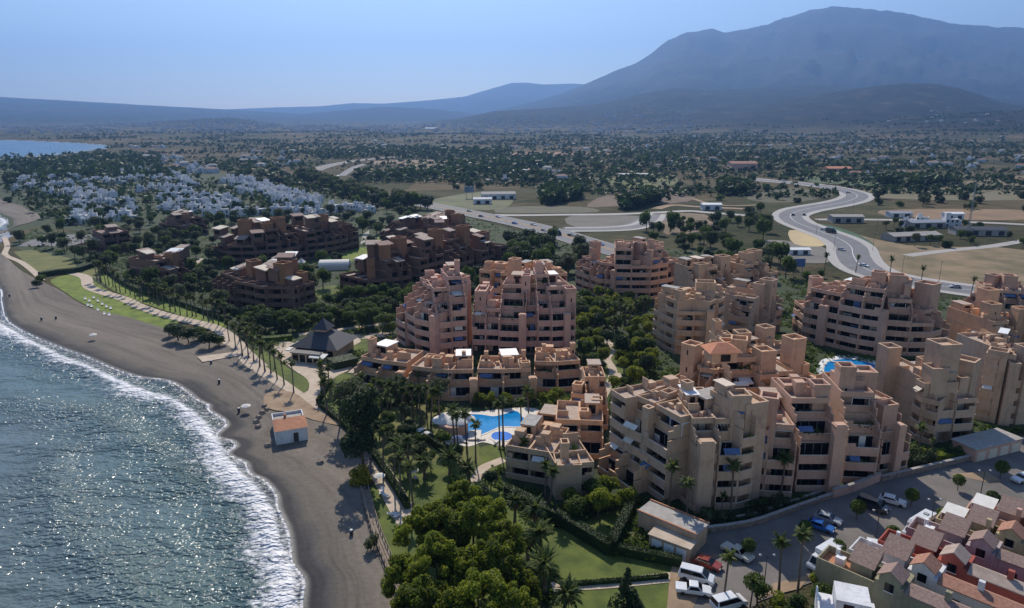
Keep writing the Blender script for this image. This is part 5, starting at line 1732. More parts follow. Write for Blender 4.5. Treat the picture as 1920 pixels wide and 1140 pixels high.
# --- clipped hedges
def hedge(pix, w, h, label, mat='leaf_dark', n=60, tall=None):
    pts = smooth_line(wpoly(pix), 4)
    e = ribbon_pts(pts, w / 2)
    mb = MB()
    k = len(e)
    for (a, b) in e: mb.v += [(a.x, a.y, 0), (a.x, a.y, h - .1), (b.x, b.y, h - .1), (b.x, b.y, 0)]
    for i in range(k - 1):
        for j in range(3): mb.f.append((4 * i + j, 4 * i + j + 1, 4 * i + 5 + j, 4 * i + 4 + j))
    mb.f.append((0, 3, 2, 1)); mb.f.append((4 * k - 4, 4 * k - 3, 4 * k - 2, 4 * k - 1))
    rng = random.Random(int(pix[0][0]))
    tot = sum(hypot(b[0] - a[0], b[1] - a[1]) for a, b in zip(pts, pts[1:]))
    for _ in range(int(tot * n * 2.6)):
        i = rng.randrange(k - 1); t = rng.random(); s_ = rng.random()
        a = e[i][0].lerp(e[i + 1][0], t); b = e[i][1].lerp(e[i + 1][1], t)
        side = rng.random()
        if side < .45: p = Vector((*a.lerp(b, s_), h - .05))
        elif side < .72: p = Vector((a.x, a.y, h * s_))
        else: p = Vector((b.x, b.y, h * s_))
        d = Vector((rng.gauss(0, 1), rng.gauss(0, 1), rng.gauss(0, 1))).normalized(); q = d.cross(Vector((rng.random(), rng.random(), 1))).normalized()
        mb.quad(p - d * .13, p + q * .09, p + d * .13, p - q * .09)
    tag(mb.build('hedge', M[mat]), label, 'hedge')


hedge([(950, 930), (1010, 960), (1080, 1000), (1145, 1040)], 1.6, 2.2, 'tall clipped hedge running diagonally down to the lawn corner')
hedge([(1145, 1037), (1163, 1000), (1182, 960)], 1.5, 2.2, 'tall clipped hedge closing the garden beside the utility building')
hedge([(1150, 1036), (1210, 1048), (1278, 1062)], 1.2, 1.6, 'clipped hedge below the sandy yard of the utility building')
hedge([(1050, 1100), (1150, 1093), (1252, 1084)], .6, .7, 'low hedge along the thin path across the bottom lawn')
hedge([(188, 498), (215, 520), (250, 542), (300, 560), (360, 578), (425, 602)], 1.8, 1.8, 'long dark hedge behind the palm row of the promenade lawn', 'leaf_dark', 25)
hedge([(75, 520), (110, 514), (145, 510), (185, 496)], 2.5, 2.2, 'dark hedge between the two lawns at the upper left', 'leaf_dark', 20)
hedge([(596, 758), (608, 738), (620, 718)], .8, 1.3, 'short hedge beside the sandy plaza')
hedge([(600, 762), (640, 796), (680, 832), (712, 872), (740, 915), (765, 955)], 1.0, 1.5, 'dark hedge along the landward side of the lower promenade')
hedge([(765, 800), (800, 825), (835, 850), (850, 862)], 1.3, 1.8, 'dark hedge beside the pool terrace')
hedge([(470, 640), (510, 640), (548, 636)], 2, 1.6, 'rounded hedge behind the seafront palms', 'leaf', 20)
hedge([(1700, 858), (1770, 858), (1820, 846)], 3.0, 1.4, 'bright clipped hedge above the pink garage', 'leaf_bright', 30)
hedge([(620, 690), (665, 680)], 5, 2.2, 'broad dark hedge right of the restaurant', 'leaf_dark', 50)
# ------------------------------------------------------------------ white village
def house_mesh_set(kind, rng):
    root = empty('white_house' if kind == 'v' else 'country_house', (0, -500, 0))
    w = MB(); g = MB(); r = MB()
    if kind == 'v':
        boxes = [(0, 0, rng.uniform(6, 9), rng.uniform(6, 8), rng.uniform(5, 7.5)), (rng.uniform(4, 6), rng.uniform(-3, 1), rng.uniform(8, 12), rng.uniform(4, 6), rng.uniform(3, 5)), (rng.uniform(-4, -1), rng.uniform(-2, 2), rng.uniform(1, 3), 6, rng.uniform(2.8, 4.5)), (1, 3, 4, 6, rng.uniform(7.5, 9.5))]
        for x0, y0, x1, y1, h in boxes:
            w.box(x0, y0, 0, x1, y1, h)
            w.box(x0, y0, h, x1, y0 + .2, h + .6); w.box(x0, y0 + .2, h, x0 + .2, y1, h + .6); w.box(x1 - .2, y0 + .2, h, x1, y1, h + .6)
            for z in ([1] if h < 5 else [1, 4]):
                n = max(1, int((x1 - x0) / 2.6))
                for q in range(n):
                    if rng.random() < .8:
                        a = x0 + .5 + q * (x1 - x0) / n
                        g.box(a, y0 - .04, z - .4, a + 1.3, y0 - .01, z + 1.3)
        w.box(2, 2, 5, 2.7, 2.7, 9)
        w.build('wall', M['white_wash'], root); g.build('window', M['glass_house'], root)
    else:
        lx, ly, h = rng.uniform(10, 16), rng.uniform(7, 10), rng.uniform(3.2, 6)
        w.box(0, 0, 0, lx, ly, h)
        r.v += [(-.4, -.4, h), (lx + .4, -.4, h), (lx + .4, ly + .4, h), (-.4, ly + .4, h), (2.5, ly / 2, h + 2), (lx - 2.5, ly / 2, h + 2)]
        r.f += [(0, 1, 5, 4), (1, 2, 5), (2, 3, 4, 5), (3, 0, 4)]
        for q in range(4):
            g = MB(); g.box(1 + q * lx / 4, -.04, 1, 2.3 + q * lx / 4, -.01, 2.3); g.build('window', M['glass_house'], root)
        w.build('wall', M['white_wash'], root); r.build('roof', rng.choice([M['roof_tile'], M['concrete'], M['roof_tile_mauve']]), root)
    root['category'] = 'house'
    return root


vr = random.Random(42)
VH = [house_mesh_set('v', vr) for _ in range(9)]
CH = [house_mesh_set('c', vr) for _ in range(4)]
USEDH = []
VROWS = [([(18, 345), (60, 338), (140, 338)], 'at the left end of the white village'), ([(20, 358), (70, 352), (130, 350)], 'at the left end of the white village'),
         ([(140, 345), (170, 343), (215, 348)], 'in the upper middle of the white village'), ([(60, 372), (130, 365), (180, 360)], 'near the beach in the white village'),
         ([(215, 330), (260, 325), (310, 330), (350, 345)], 'on the top row of the white village'), ([(215, 342), (270, 338), (330, 345), (360, 352)], 'on the second row of the white village'),
         ([(130, 380), (160, 372), (215, 375)], 'left of the village trees'), ([(130, 394), (175, 385), (250, 388)], 'in the middle of the white village'),
         ([(240, 362), (300, 358), (340, 362)], 'in the middle of the white village'), ([(280, 378), (340, 372), (430, 378)], 'on the long right row of the white village'),
         ([(290, 396), (350, 385), (440, 388)], 'on the long right row of the white village'), ([(125, 415), (160, 405), (250, 400)], 'on the lower left rows of the white village'), ([(120, 425), (170, 416), (240, 412)], 'on the lower left rows of the white village'), ([(300, 404), (380, 398), (440, 392)], 'on the lower right rows of the white village'),
         ([(410, 345), (450, 342), (520, 362), (590, 382)], 'on the curved terrace right of the village'), ([(412, 352), (460, 354), (520, 374), (595, 392)], 'on the curved terrace right of the village'), ([(430, 362), (480, 368), (540, 386)], 'on the curved terrace right of the village'),
         ([(600, 402), (650, 395), (690, 400)], 'behind the long brown block'), ([(370, 412), (450, 405), (540, 405), (600, 408)], 'behind the long brown block')]
for rw_, where in VROWS:
    pts = smooth_line(wpoly(rw_), 12)
    acc = 0
    for a, b in zip(pts, pts[1:]):
        acc += hypot(b[0] - a[0], b[1] - a[1])
        if acc > 5.6 + vr.uniform(0, 4.0):
            acc = 0
            x, y = a[0] + vr.uniform(-1.5, 1.5), a[1] + vr.uniform(-3, 3)
            place(vr.choice(VH), x, y, 0, vr.uniform(-.8, .8), vr.uniform(.7, 1.05), 'small white cubic village house ' + where, 'white village houses', 'house', sz=vr.uniform(.6, .9))
# houses scattered over the plain
cr = random.Random(9)
for k, (poly, n, where) in enumerate([
    ([(980, 262), (1500, 250), (1900, 262), (1900, 290), (1500, 296), (1000, 283)], 95, 'on the distant plain below the hills'),
    ([(560, 262), (980, 262), (980, 290), (620, 290)], 26, 'on the distant plain left of centre'),
    ([(860, 318), (1080, 318), (1050, 345), (870, 345)], 18, 'among the greenhouses in mid plain'),
    ([(1200, 300), (1420, 296), (1420, 312), (1230, 318)], 10, 'in the wood on the plain'),
    ([(1480, 296), (1930, 292), (1930, 345), (1660, 342), (1500, 325)], 34, 'on the right hand plain'),
    ([(400, 280), (560, 285), (560, 318), (430, 312)], 18, 'behind the village by the bay'),
    ([(200, 276), (300, 276), (350, 310), (310, 312)], 20, 'on the headland by the bay'),
    ([(310, 310), (400, 312), (400, 326), (320, 325)], 12, 'behind the wood by the bay'),
    ([(1700, 215), (1900, 215), (1900, 245), (1640, 245)], 22, 'high on the right hand slope'),
    ([(1620, 405), (1900, 412), (1900, 428), (1700, 432)], 3, 'beside the depot road')]):
    W_ = wpoly(poly) if min(p[1] for p in poly) > 240 else None
    c = 0; t = 0
    while c < n and t < n * 40:
        t += 1
        px = cr.uniform(min(p[0] for p in poly), max(p[0] for p in poly)); py = cr.uniform(min(p[1] for p in poly), max(p[1] for p in poly))
        if W_ is None:
            yy = cr.uniform(2500, 3600); g = D2(px, py, yy)
            g = Vector((g.x, g.y, height(g.x, g.y)))
        else:
            g = G(px, py)
            if not inside(W_, g.x, g.y) or not free(g.x, g.y, 3, lst=USEDH, foot=False): continue
            g.z = height(g.x, g.y)
        USEDH.append((g.x, g.y)); c += 1
        s_ = cr.uniform(.6, 1.05)
        place(cr.choice(CH + VH[:2]), g.x, g.y, g.z - .2, cr.uniform(-.7, .7), s_, 'small pale house ' + where, 'houses on the plain', 'house')


def far_town():
    rng = random.Random(3)
    mb = MB()
    for _ in range(1500):
        px = rng.uniform(0, 780) if rng.random() < .7 else rng.uniform(780, 1300)
        y = rng.uniform(2800, 4600)
        x = (px - 960) / 1346 * y
        if mn.noise((x / 300, y / 300, 1)) < -.12: continue
        z = height(x, y)
        w = rng.uniform(8, 26); h = rng.uniform(4, 13); a = rng.uniform(-.6, .6)
        m = Matrix.Translation((x, y, z - 3)) @ Matrix.Rotation(a, 4, 'Z')
        mb.box(-w / 2, -5, 0, w / 2, 5, h + 3, m)
    o = mb.build('distant_town', simple('town_wall', (.40, .33, .30), (.62, .58, .55), .02, .9))
    tag(o, 'pale buildings of the distant town along the bay and foothills', 'town', kind='stuff')


far_town()

# long sheds, greenhouses and the depot
def shed(px, py, w, d, h, mat, label, rz=0.0, roofm=None, name='shed', cat='shed'):
    g = G(px, py)
    root = empty(name, g, rz); tag(root, label, cat)
    a = MB(); a.box(-w / 2, 0, 0, w / 2, d, h); a.build('wall', M[mat], root)
    r = MB()
    r.v += [(-w / 2 - .4, -.4, h), (w / 2 + .4, -.4, h), (w / 2 + .4, d + .4, h), (-w / 2 - .4, d + .4, h), (-w / 2 - .4, d / 2, h + d * .14), (w / 2 + .4, d / 2, h + d * .14)]
    r.f += [(0, 1, 5, 4), (2, 3, 4, 5), (1, 2, 5), (3, 0, 4)]
    r.build('roof', M[roofm or mat], root)
    q = MB(); n = max(2, int(w / 6))
    for k in range(n):
        x = -w / 2 + (k + .3) * w / n; q.box(x, -.06, 0.2, x + w / n * .45, -.01, min(h - .4, 2.8))
    q.build('door', M['glass_house'], root)
    return root


shed(935, 374, 28, 11, 4.5, 'white_wash', 'long white warehouse beside the motorway', .1, 'concrete', 'warehouse', 'warehouse')
shed(905, 383, 14, 8, 4, 'white_wash', 'small white shed beside the motorway warehouse', .1)
shed(1190, 331, 34, 8, 2.5, 'canvas', 'long pale greenhouse in the middle of the plain', .05, 'canvas', 'greenhouse', 'greenhouse')
shed(1335, 394, 14, 7, 4, 'white_wash', 'white building with dark window bays at the road bend', .0, 'white', 'roadside_building', 'building')
shed(1395, 320, 34, 18, 9, 'pink', 'large pink country house at the edge of the wood', .0, 'roof_tile', 'country_mansion', 'house')
shed(1575, 322, 30, 16, 4, 'orange', 'long low house with a terracotta roof on the plain', .0, 'roof_tile_orange', 'farmhouse', 'house')
shed(1590, 418, 20, 8, 4, 'concrete', 'grey depot shed beside the road junction', .0)
shed(1790, 412, 12, 6, 4, 'white_wash', 'white office cabin with dark windows at the depot', .0, 'white')
shed(1690, 408, 15, 7, 3, 'white_wash', 'blue-white low store left of the depot', .0, 'grey_metal')
shed(1740, 428, 22, 9, 3.5, 'concrete', 'long grey depot hall', .1, 'grey_metal')
shed(1840, 442, 28, 9, 3.5, 'concrete', 'dark roofed depot hall at the right', -.1, 'slate_roof')
shed(1720, 452, 30, 10, 3, 'concrete', 'low storage shed in front of the depot', .2, 'concrete')
shed(1010, 312, 30, 12, 3.5, 'white_wash', 'white glasshouse among the mid plain plots', .05, 'white', 'greenhouse', 'greenhouse')
shed(975, 326, 26, 12, 3.5, 'white_wash', 'second white glasshouse nearer the motorway', .05, 'white', 'greenhouse', 'greenhouse')
shed(808, 246, 60, 30, 14, 'white_wash', 'bright white hall at the foot of the hills', .0, 'canvas', 'white_hall', 'building')
shed(620, 338, 16, 8, 4, 'white_wash', 'service station beside the motorway bend', .0, 'white', 'service_station', 'building')
shed(1500, 478, 10, 5, 2.6, 'white_wash', 'white site cabin on the gravel plot by the road', .0, 'white', 'site_cabin', 'cabin')

rng_b = random.Random(15)
PB = [paint('car_' + n, c) for n, c in (('white', (.75, .76, .78)), ('silver', (.38, .40, .42)), ('dark', (.03, .035, .05)), ('blue', (.02, .12, .42)), ('red', (.30, .05, .03)), ('cream', (.60, .56, .48)))]
M['lamp_glass'] = simple('headlamp', (.6, .62, .62), (.7, .7, .68), 4, .2)
M['brick_red'] = plaster('red_wall', (.36, .085, .06)); M['lavender'] = plaster('lavender_wall', (.44, .36, .36)); M['olive_wall'] = plaster('olive_wall', (.32, .29, .19)); M['yellow_wall'] = plaster('yellow_wall', (.45, .37, .22))


# ------------------------------------------------------------------ vehicles
def make_car(name, kind, mat, label, loc, rz, cat='car'):
    """x is the driving direction; hull from a side profile, narrowed at the glasshouse"""
    root = empty(name, loc, rz)
    tag(root, label, cat)
    L_, W2 = {'car': (4.3, .88), 'van': (5.1, .98), 'truck': (6.4, 1.1), 'camper': (7.0, 1.15), 'pickup': (5.0, .92)}[kind]
    if kind == 'car': low = [(-2.15, .35), (-2.12, .85), (-1.7, .95), (1.0, .95), (2.0, .78), (2.15, .55), (2.12, .3)]; top = [(-1.85, .95), (-1.35, 1.42), (.15, 1.45), (.95, .95)]
    elif kind == 'pickup': low = [(-2.5, .45), (-2.5, 1.0), (.0, 1.0), (1.3, 1.02), (2.35, .9), (2.5, .6), (2.48, .4)]; top = [(-1.0, 1.0), (-.6, 1.62), (.55, 1.62), (1.2, 1.0)]
    elif kind == 'van': low = [(-2.55, .4), (-2.55, 1.15), (-2.4, 1.2), (1.6, 1.15), (2.4, .95), (2.55, .6), (2.5, .35)]; top = [(-2.5, 1.15), (-2.35, 1.95), (.7, 1.98), (1.7, 1.12)]
    elif kind == 'truck': low = [(-3.2, .6), (-3.2, 1.1), (1.5, 1.1), (2.9, 1.2), (3.15, .9), (3.15, .5)]; top = [(-3.2, 1.1), (-3.2, 3.0), (1.2, 3.0), (1.2, 1.1)]
    else: low = [(-3.5, .5), (-3.5, 1.3), (2.0, 1.3), (3.2, 1.1), (3.5, .7), (3.45, .4)]; top = [(-3.5, 1.3), (-3.4, 2.9), (1.9, 3.0), (2.5, 2.5), (2.2, 1.9), (2.9, 1.3)]

    def hull(prof, w0, w1):
        mb = MB(); n = len(prof); zs = [p[1] for p in prof]; z0, z1 = min(zs), max(zs)
        for s_ in (1, -1):
            for x, z in prof:
                t = (z - z0) / max(.01, z1 - z0)
                mb.v.append((x, s_ * (w0 + (w1 - w0) * t), z))
        mb.f.append(tuple(range(n))); mb.f.append(tuple(reversed(range(n, 2 * n))))
        for i in range(n):
            j = (i + 1) % n
            mb.f.append((j, i, n + i, n + j))
        return mb
    b = hull(low, W2, W2 * .98); o = b.build('body', mat, root)
    bev = o.modifiers.new('bevel', 'BEVEL'); bev.width = .07; bev.segments = 2
    t = hull(top, W2 * .96, W2 * (.78 if kind != 'truck' else .96)); cab = t.build('cabin', mat, root)
    bev = cab.modifiers.new('bevel', 'BEVEL'); bev.width = .06; bev.segments = 2
    # glass set just proud of the cabin sides and screens
    z0, z1 = top[0][1], max(p[1] for p in top)
    if kind in ('car', 'van', 'pickup'):
        zt = z1 - .12; zb = z0 + .08
        wa = W2 * .96 + (W2 * .78 - W2 * .96) * ((zb - z0) / (z1 - z0)) + .02; wb = W2 * .96 + (W2 * .78 - W2 * .96) * ((zt - z0) / (z1 - z0)) + .02
        xa0, xa1, xb0, xb1 = top[0][0] + .3, top[3][0] - .22, top[1][0] + .12, top[2][0] - .02
        for s_ in (1, -1):
            g = MB(); g.quad((xa0, s_ * wa, zb), (xa1, s_ * wa, zb), (xb1, s_ * wb, zt), (xb0, s_ * wb, zt)); g.build('side_window', M['glass'], root)
        for (xA, zA), (xB, zB), nm in ((top[3], top[2], 'windscreen'), (top[0], top[1], 'rear_window')):
            s_ = 1 if nm == 'windscreen' else -1
            g = MB(); g.quad((xA + .02 * s_ - (xA - xB) * .1, -W2 * .85, zA + .1), (xA + .02 * s_ - (xA - xB) * .1, W2 * .85, zA + .1), (xB + .04 * s_ + (xA - xB) * .06, W2 * .72, zB - .06), (xB + .04 * s_ + (xA - xB) * .06, -W2 * .72, zB - .06)); g.build(nm, M['glass'], root)
    else:
        if kind == 'truck':
            c = hull([(1.3, 1.1), (1.3, 2.3), (2.2, 2.25), (2.85, 1.2)], W2 * .9, W2 * .8); c.build('cab', mat, root)
            g = MB(); g.quad((2.84, -.8, 1.35), (2.84, .8, 1.35), (2.3, .75, 2.15), (2.3, -.75, 2.15)); g.build('windscreen', M['glass'], root)
        else:
            g = MB(); g.quad((2.93, -.85, 1.38), (2.93, .85, 1.38), (2.3, .8, 1.95), (2.3, -.8, 1.95)); g.build('windscreen', M['glass'], root)
            for x in (-2.6, -1.0, .5):
                g = MB(); g.box(x, -W2 - .02, 1.7, x + .9, -W2 * .86, 2.25); g.box(x, W2 * .86, 1.7, x + .9, W2 + .02, 2.25); g.build('side_window', M['glass'], root)
            for x in (-2.0, .2):
                g = MB(); g.box(x, -.35, 2.98, x + .7, .35, 3.08); g.build('roof_hatch', M['grey_metal'], root)
    for x in (-L_ * .3, L_ * .31):
        for s_ in (1, -1):
            w = MB(); seg = 12; r = .33 if kind in ('car', 'pickup') else .38
            n = len(w.v)
            for y_ in (s_ * (W2 - .18), s_ * (W2 + .03)):
                for k in range(seg): w.v.append((x + r * cos(2 * pi * k / seg), y_, r + r * sin(2 * pi * k / seg)))
            w.f += [tuple(range(seg)), tuple(range(2 * seg - 1, seg - 1, -1))] + [(k, (k + 1) % seg, seg + (k + 1) % seg, seg + k) for k in range(seg)]
            w.build('wheel', M['tyre'], root)
    for s_ in (1, -1):
        h = MB(); xe = max(p[0] for p in low); h.box(xe - .1, s_ * W2 * .55, .58, xe + .015, s_ * W2 * .88, .76) if s_ > 0 else h.box(xe - .1, -W2 * .88, .58, xe + .015, -W2 * .55, .76)
        h.build('headlight', M['lamp_glass'], root)
    return root


def car_at(px, py, rz, *a, **k):
    g = G(px, py, .1)
    return make_car(a[0], a[1], a[2], a[3], g, radians(rz), **k)


car_at(1306, 1088, -25, 'minivan', 'van', PB[0], 'white minivan parked on the sandy edge, the upper of the pair')
car_at(1300, 1112, -12, 'convertible', 'pickup', PB[0], 'white pickup parked just below the white minivan')
car_at(1366, 1138, 20, 'delivery_van', 'van', PB[0], 'white van at the bottom edge between two palms', cat='van')
car_at(1326, 1062, -35, 'parked_car', 'car', PB[4], 'dark red car above the white minivan')
car_at(1382, 1042, -50, 'parked_car', 'pickup', PB[5], 'cream open-topped car beside a palm in the car park')
car_at(1545, 1060, 215, 'box_truck', 'truck', PB[0], 'white box truck parked above the bushy bank', cat='truck')
car_at(1538, 992, -38, 'parked_car', 'car', PB[3], 'bright blue car parked beside the pale hatchback')
car_at(1552, 978, -38, 'parked_car', 'car', PB[1], 'pale blue-silver hatchback parked next to the blue car')
car_at(1636, 954, -45, 'parked_van', 'van', PB[2], 'dark blue van parked in the shade of the blocks', cat='van')
car_at(1673, 944, -35, 'parked_car', 'car', PB[0], 'white car in the shade right of the dark van')
car_at(1722, 1000, 215, 'camper_van', 'camper', PB[0], 'long white camper van beside the clipped trees', cat='camper van')
car_at(1642, 1030, -25, 'parked_car', 'car', PB[0], 'white car parked close behind the townhouse terraces')
car_at(1916, 902, 200, 'parked_car', 'car', PB[0], 'white car at the right edge of the car park')
for k, (px, py, rz, m_, lb) in enumerate([(1046, 441, -70, 2, 'dark lorry driving on the motorway'), (1558, 437, -60, 2, 'dark bus on the curving road near the gravel plot'), (1487, 404, 60, 2, 'small dark car at the bend of the curving road'), (1508, 404, 60, 2, 'second small dark car at the bend of the road')]):
    car_at(px, py, rz, 'lorry' if k < 2 else 'car', 'truck' if k < 2 else 'car', PB[m_], lb, cat='lorry' if k < 2 else 'car')
for k, (px, py, rz, m_) in enumerate([(1578, 470, -75, 1), (1620, 500, -55, 0), (1545, 432, -45, 0), (1590, 362, -10, 1), (1700, 524, -12, 2), (1835, 552, -8, 0), (1790, 540, 170, 1), (1470, 340, 0, 0)]):
    car_at(px, py, rz, 'car', 'car', PB[m_], 'car driving on the curving road, ' + nth(k) + ' of its traffic')
for k, px in enumerate([850, 880, 902, 934, 965, 1000, 1020, 1070, 1100, 1126]):
    yy = lerp_line([(a, b) for a, b in sorted([(q[0], q[1]) for q in HWY if q[0] > 800])], px) + (-3 if k % 2 else 2.5)
    car_at(px, yy, -52, 'motorway_car', 'car', PB[[0, 1, 2, 0, 3][k % 5]], 'car on the motorway, ' + nth(k) + ' from the left')


# ------------------------------------------------------------------ street lamps
def lamp(px, py, h, label, arms=2):
    root = empty('street_lamp', G(px, py)); tag(root, label, 'lamp')
    p = MB(); p.tube([(0, 0, 0), (0, 0, .9), (0, 0, h)], [.12, .08, .05], 6); p.build('pole', M['dark_metal'], root)
    for s_ in ((1, -1) if arms == 2 else (1,)):
        a = MB(); a.tube([(0, 0, h - .5), (s_ * .5, 0, h), (s_ * .9, 0, h + .05)], .035, 5); a.build('arm', M['dark_metal'], root)
        l = MB(); l.lathe([(.05, h - .12), (.22, h - .1), (.2, h + .05), (.04, h + .14)], 8, (s_ * .95, 0)); l.build('lantern', M['grey_metal'], root)


lamp(1430, 1122, 7.0, 'double headed street lamp at the sunny edge of the car park')
lamp(1640, 1022, 6.2, 'double headed street lamp beside the dark blue van')
lamp(1742, 1000, 6.2, 'slim street lamp behind the camper van')
lamp(1836, 940, 6.0, 'street lamp between two clipped trees at the right')
for k, (px, py) in enumerate([(1563, 470), (1530, 440), (1642, 440), (1600, 392), (1516, 366), (1636, 470), (1690, 518), (1760, 530)]):
    lamp(px, py, 9, 'tall street lamp beside the curving road, ' + nth(k) + ' in line', 1)
g = G(1814, 440)
r_ = empty('lattice_mast', g); tag(r_, 'slender lattice mast standing in the depot', 'mast')
mb = MB()
for sx in (-.5, .5):
    for sy in (-.5, .5): mb.tube([(sx, sy, 0), (sx * .3, sy * .3, 30)], .09, 4)
mb.build('leg_frame', M['grey_metal'], r_)
mb = MB()
for k in range(15):
    z = k * 2; q = .5 - .35 * z / 30; mb.tube([(-q, -q, z), (q, -q, z + 2)], .05, 4); mb.tube([(q, q, z), (-q, q, z + 2)], .05, 4)
mb.build('bracing', M['grey_metal'], r_)
g = G(1496, 520); r_ = empty('motorway_sign', g, .1); tag(r_, 'blue motorway sign on two posts among the trees', 'sign')
mb = MB(); mb.box(-2.6, 0, 4.5, 2.6, .15, 8); mb.build('panel', paint('sign_blue', (.05, .13, .36), .5), r_)
for sx in (-1.8, 1.8):
    mb = MB(); mb.box(sx - .1, .16, 0, sx + .1, .36, 7.6); mb.build('post', M['grey_metal'], r_)
g = G(880, 372); r_ = empty('billboard', g, .1); tag(r_, 'blue-grey billboard on posts beside the motorway', 'sign')
mb = MB(); mb.box(-4, 0, 5, 4, .3, 10); mb.build('panel', paint('board_blue', (.12, .2, .3), .5), r_)
for sx in (-2.5, 2.5):
    mb = MB(); mb.box(sx - .2, .31, 0, sx + .2, .6, 9); mb.build('post', M['grey_metal'], r_)

# ------------------------------------------------------------------ hut on the beach
o3 = G(518, 834, .3); a3 = G(578, 824, .3)
u = (a3 - o3); LW = u.length; ang = atan2(u.y, u.x)
r_ = empty('beach_hut', o3, ang); tag(r_, 'whitewashed hut with a terracotta roof standing on the dark sand', 'hut')
DP = 10.2; FR = 5.4
mb = MB(); mb.box(0, 0, -.3, LW, FR, 2.9)
for q in ((0, FR, .2, DP), (LW - .2, FR, LW, DP), (.2, DP - .2, LW - .2, DP)): mb.box(q[0], q[1], -.3, q[2], q[3], 2.7)
mb.build('wall', M['white_wash'], r_)
mb = MB(); mb.v += [(-.15, -.15, 2.9), (LW + .15, -.15, 2.9), (LW + .15, FR + .15, 3.2), (-.15, FR + .15, 3.2), (1.0, FR * .75, 3.9), (LW - 1.0, FR * .75, 3.9)]
mb.f += [(0, 1, 5, 4), (1, 2, 5), (2, 3, 4, 5), (3, 0, 4)]
mb.build('roof', M['terracotta'], r_)
mb = MB(); mb.box(.3, FR + .3, 2.0, LW - .3, DP - .4, 2.15); mb.build('flat_roof', M['concrete'], r_)
mb = MB(); mb.box(LW * .55, -.05, 0, LW * .55 + 1.0, -.01, 2.0); mb.build('door', M['dark_metal'], r_)
mb = MB(); mb.box(LW * .34, FR * .8, 3.5, LW * .34 + .5, FR * .8 + .5, 4.5); mb.build('chimney', M['terracotta'], r_)
rk = random.Random(31)
for k, (px, py) in enumerate([(486, 782), (492, 774), (500, 768), (480, 790), (497, 762), (503, 835), (484, 800), (600, 868), (636, 872)]):
    g = G(px, py, .35); mb = MB()
    n = 9
    lo = [(rk.uniform(.7, 1.1) * cos(6.28 * j / n), rk.uniform(.5, .9) * sin(6.28 * j / n), -.3) for j in range(n)]; hi = [(x * .6, y * .6, rk.uniform(.35, .6)) for x, y, z in lo]
    mb.v = lo + hi; mb.f = [tuple(range(n, 2 * n))] + [(j, (j + 1) % n, n + (j + 1) % n, n + j) for j in range(n)]
    o = mb.build('boulder', M['stone']); o.location = g; tag(o, 'rough stone boulder on the sand by the hut, ' + nth(k) + ' of the scatter', 'rock', 'boulders by the hut')

# ------------------------------------------------------------------ restaurant with slate pyramid roof
g = G(592, 672); r_ = empty('restaurant', g, radians(-14)); tag(r_, 'restaurant with a two-tier dark slate pyramid roof and white awnings', 'restaurant')


def hip(mb, x0, y0, x1, y1, z0, z1, rx, ry):
    n = len(mb.v); cx, cy = (x0 + x1) / 2, (y0 + y1) / 2
    mb.v += [(x0, y0, z0), (x1, y0, z0), (x1, y1, z0), (x0, y1, z0), (cx - rx, cy - ry, z1), (cx + rx, cy - ry, z1), (cx + rx, cy + ry, z1), (cx - rx, cy + ry, z1)]
    mb.f += [(n, n + 1, n + 5, n + 4), (n + 1, n + 2, n + 6, n + 5), (n + 2, n + 3, n + 7, n + 6), (n + 3, n, n + 4, n + 7), (n + 4, n + 5, n + 6, n + 7), (n + 3, n + 2, n + 1, n)]


mb = MB(); mb.box(-6.2, 0, 0, 6.2, 11, 3.2); mb.box(-5, -4, 0, 3.5, -.01, 2.6); mb.build('wall', M['grey_tan'], r_)
mb = MB(); hip(mb, -7.4, -1.2, 7.4, 12.2, 3.2, 6.6, 1.9, 1.9); mb.build('roof', M['slate_roof'], r_)
mb = MB(); mb.box(-1.7, 3.8, 6.3, 1.7, 7.2, 7.4); mb.build('lantern_wall', M['grey_tan'], r_)
mb = MB(); hip(mb, -2.4, 3.1, 2.4, 7.9, 7.4, 10.2, .12, .12); mb.tube([(0, 5.5, 10), (0, 5.5, 11.6)], .09, 5); mb.build('lantern_roof', M['slate_roof'], r_)
mb = MB(); mb.box(-5.3, -4.3, 2.6, 3.8, -.1, 2.8); mb.build('flat_roof', M['slate_roof'], r_)
for x, y, a, b_ in ((-8.6, -1.5, 2.0, 7), (1.0, -5.4, 4.6, 2.6)):
    mb = MB(); mb.quad((x, y, 2.3), (x + a, y, 2.3), (x + a, y + b_, 2.7), (x, y + b_, 2.7)); mb.quad((x, y, 2.0), (x + a, y, 2.0), (x + a, y, 2.3), (x, y, 2.3)); mb.build('awning', M['canvas'], r_)
for k in range(5):
    mb = MB(); mb.box(-5.8 + k * 2.4, -.05, .3, -4.2 + k * 2.4, -.01, 2.4) if k > 3 else mb.box(-4.6 + k * 2.1, -4.05, .2, -3.0 + k * 2.1, -4.01, 2.2); mb.build('window', M['glass'], r_)
FOOT.append([(g.x - 9, g.y - 6), (g.x + 9, g.y - 6), (g.x + 9, g.y + 13), (g.x - 9, g.y + 13)])

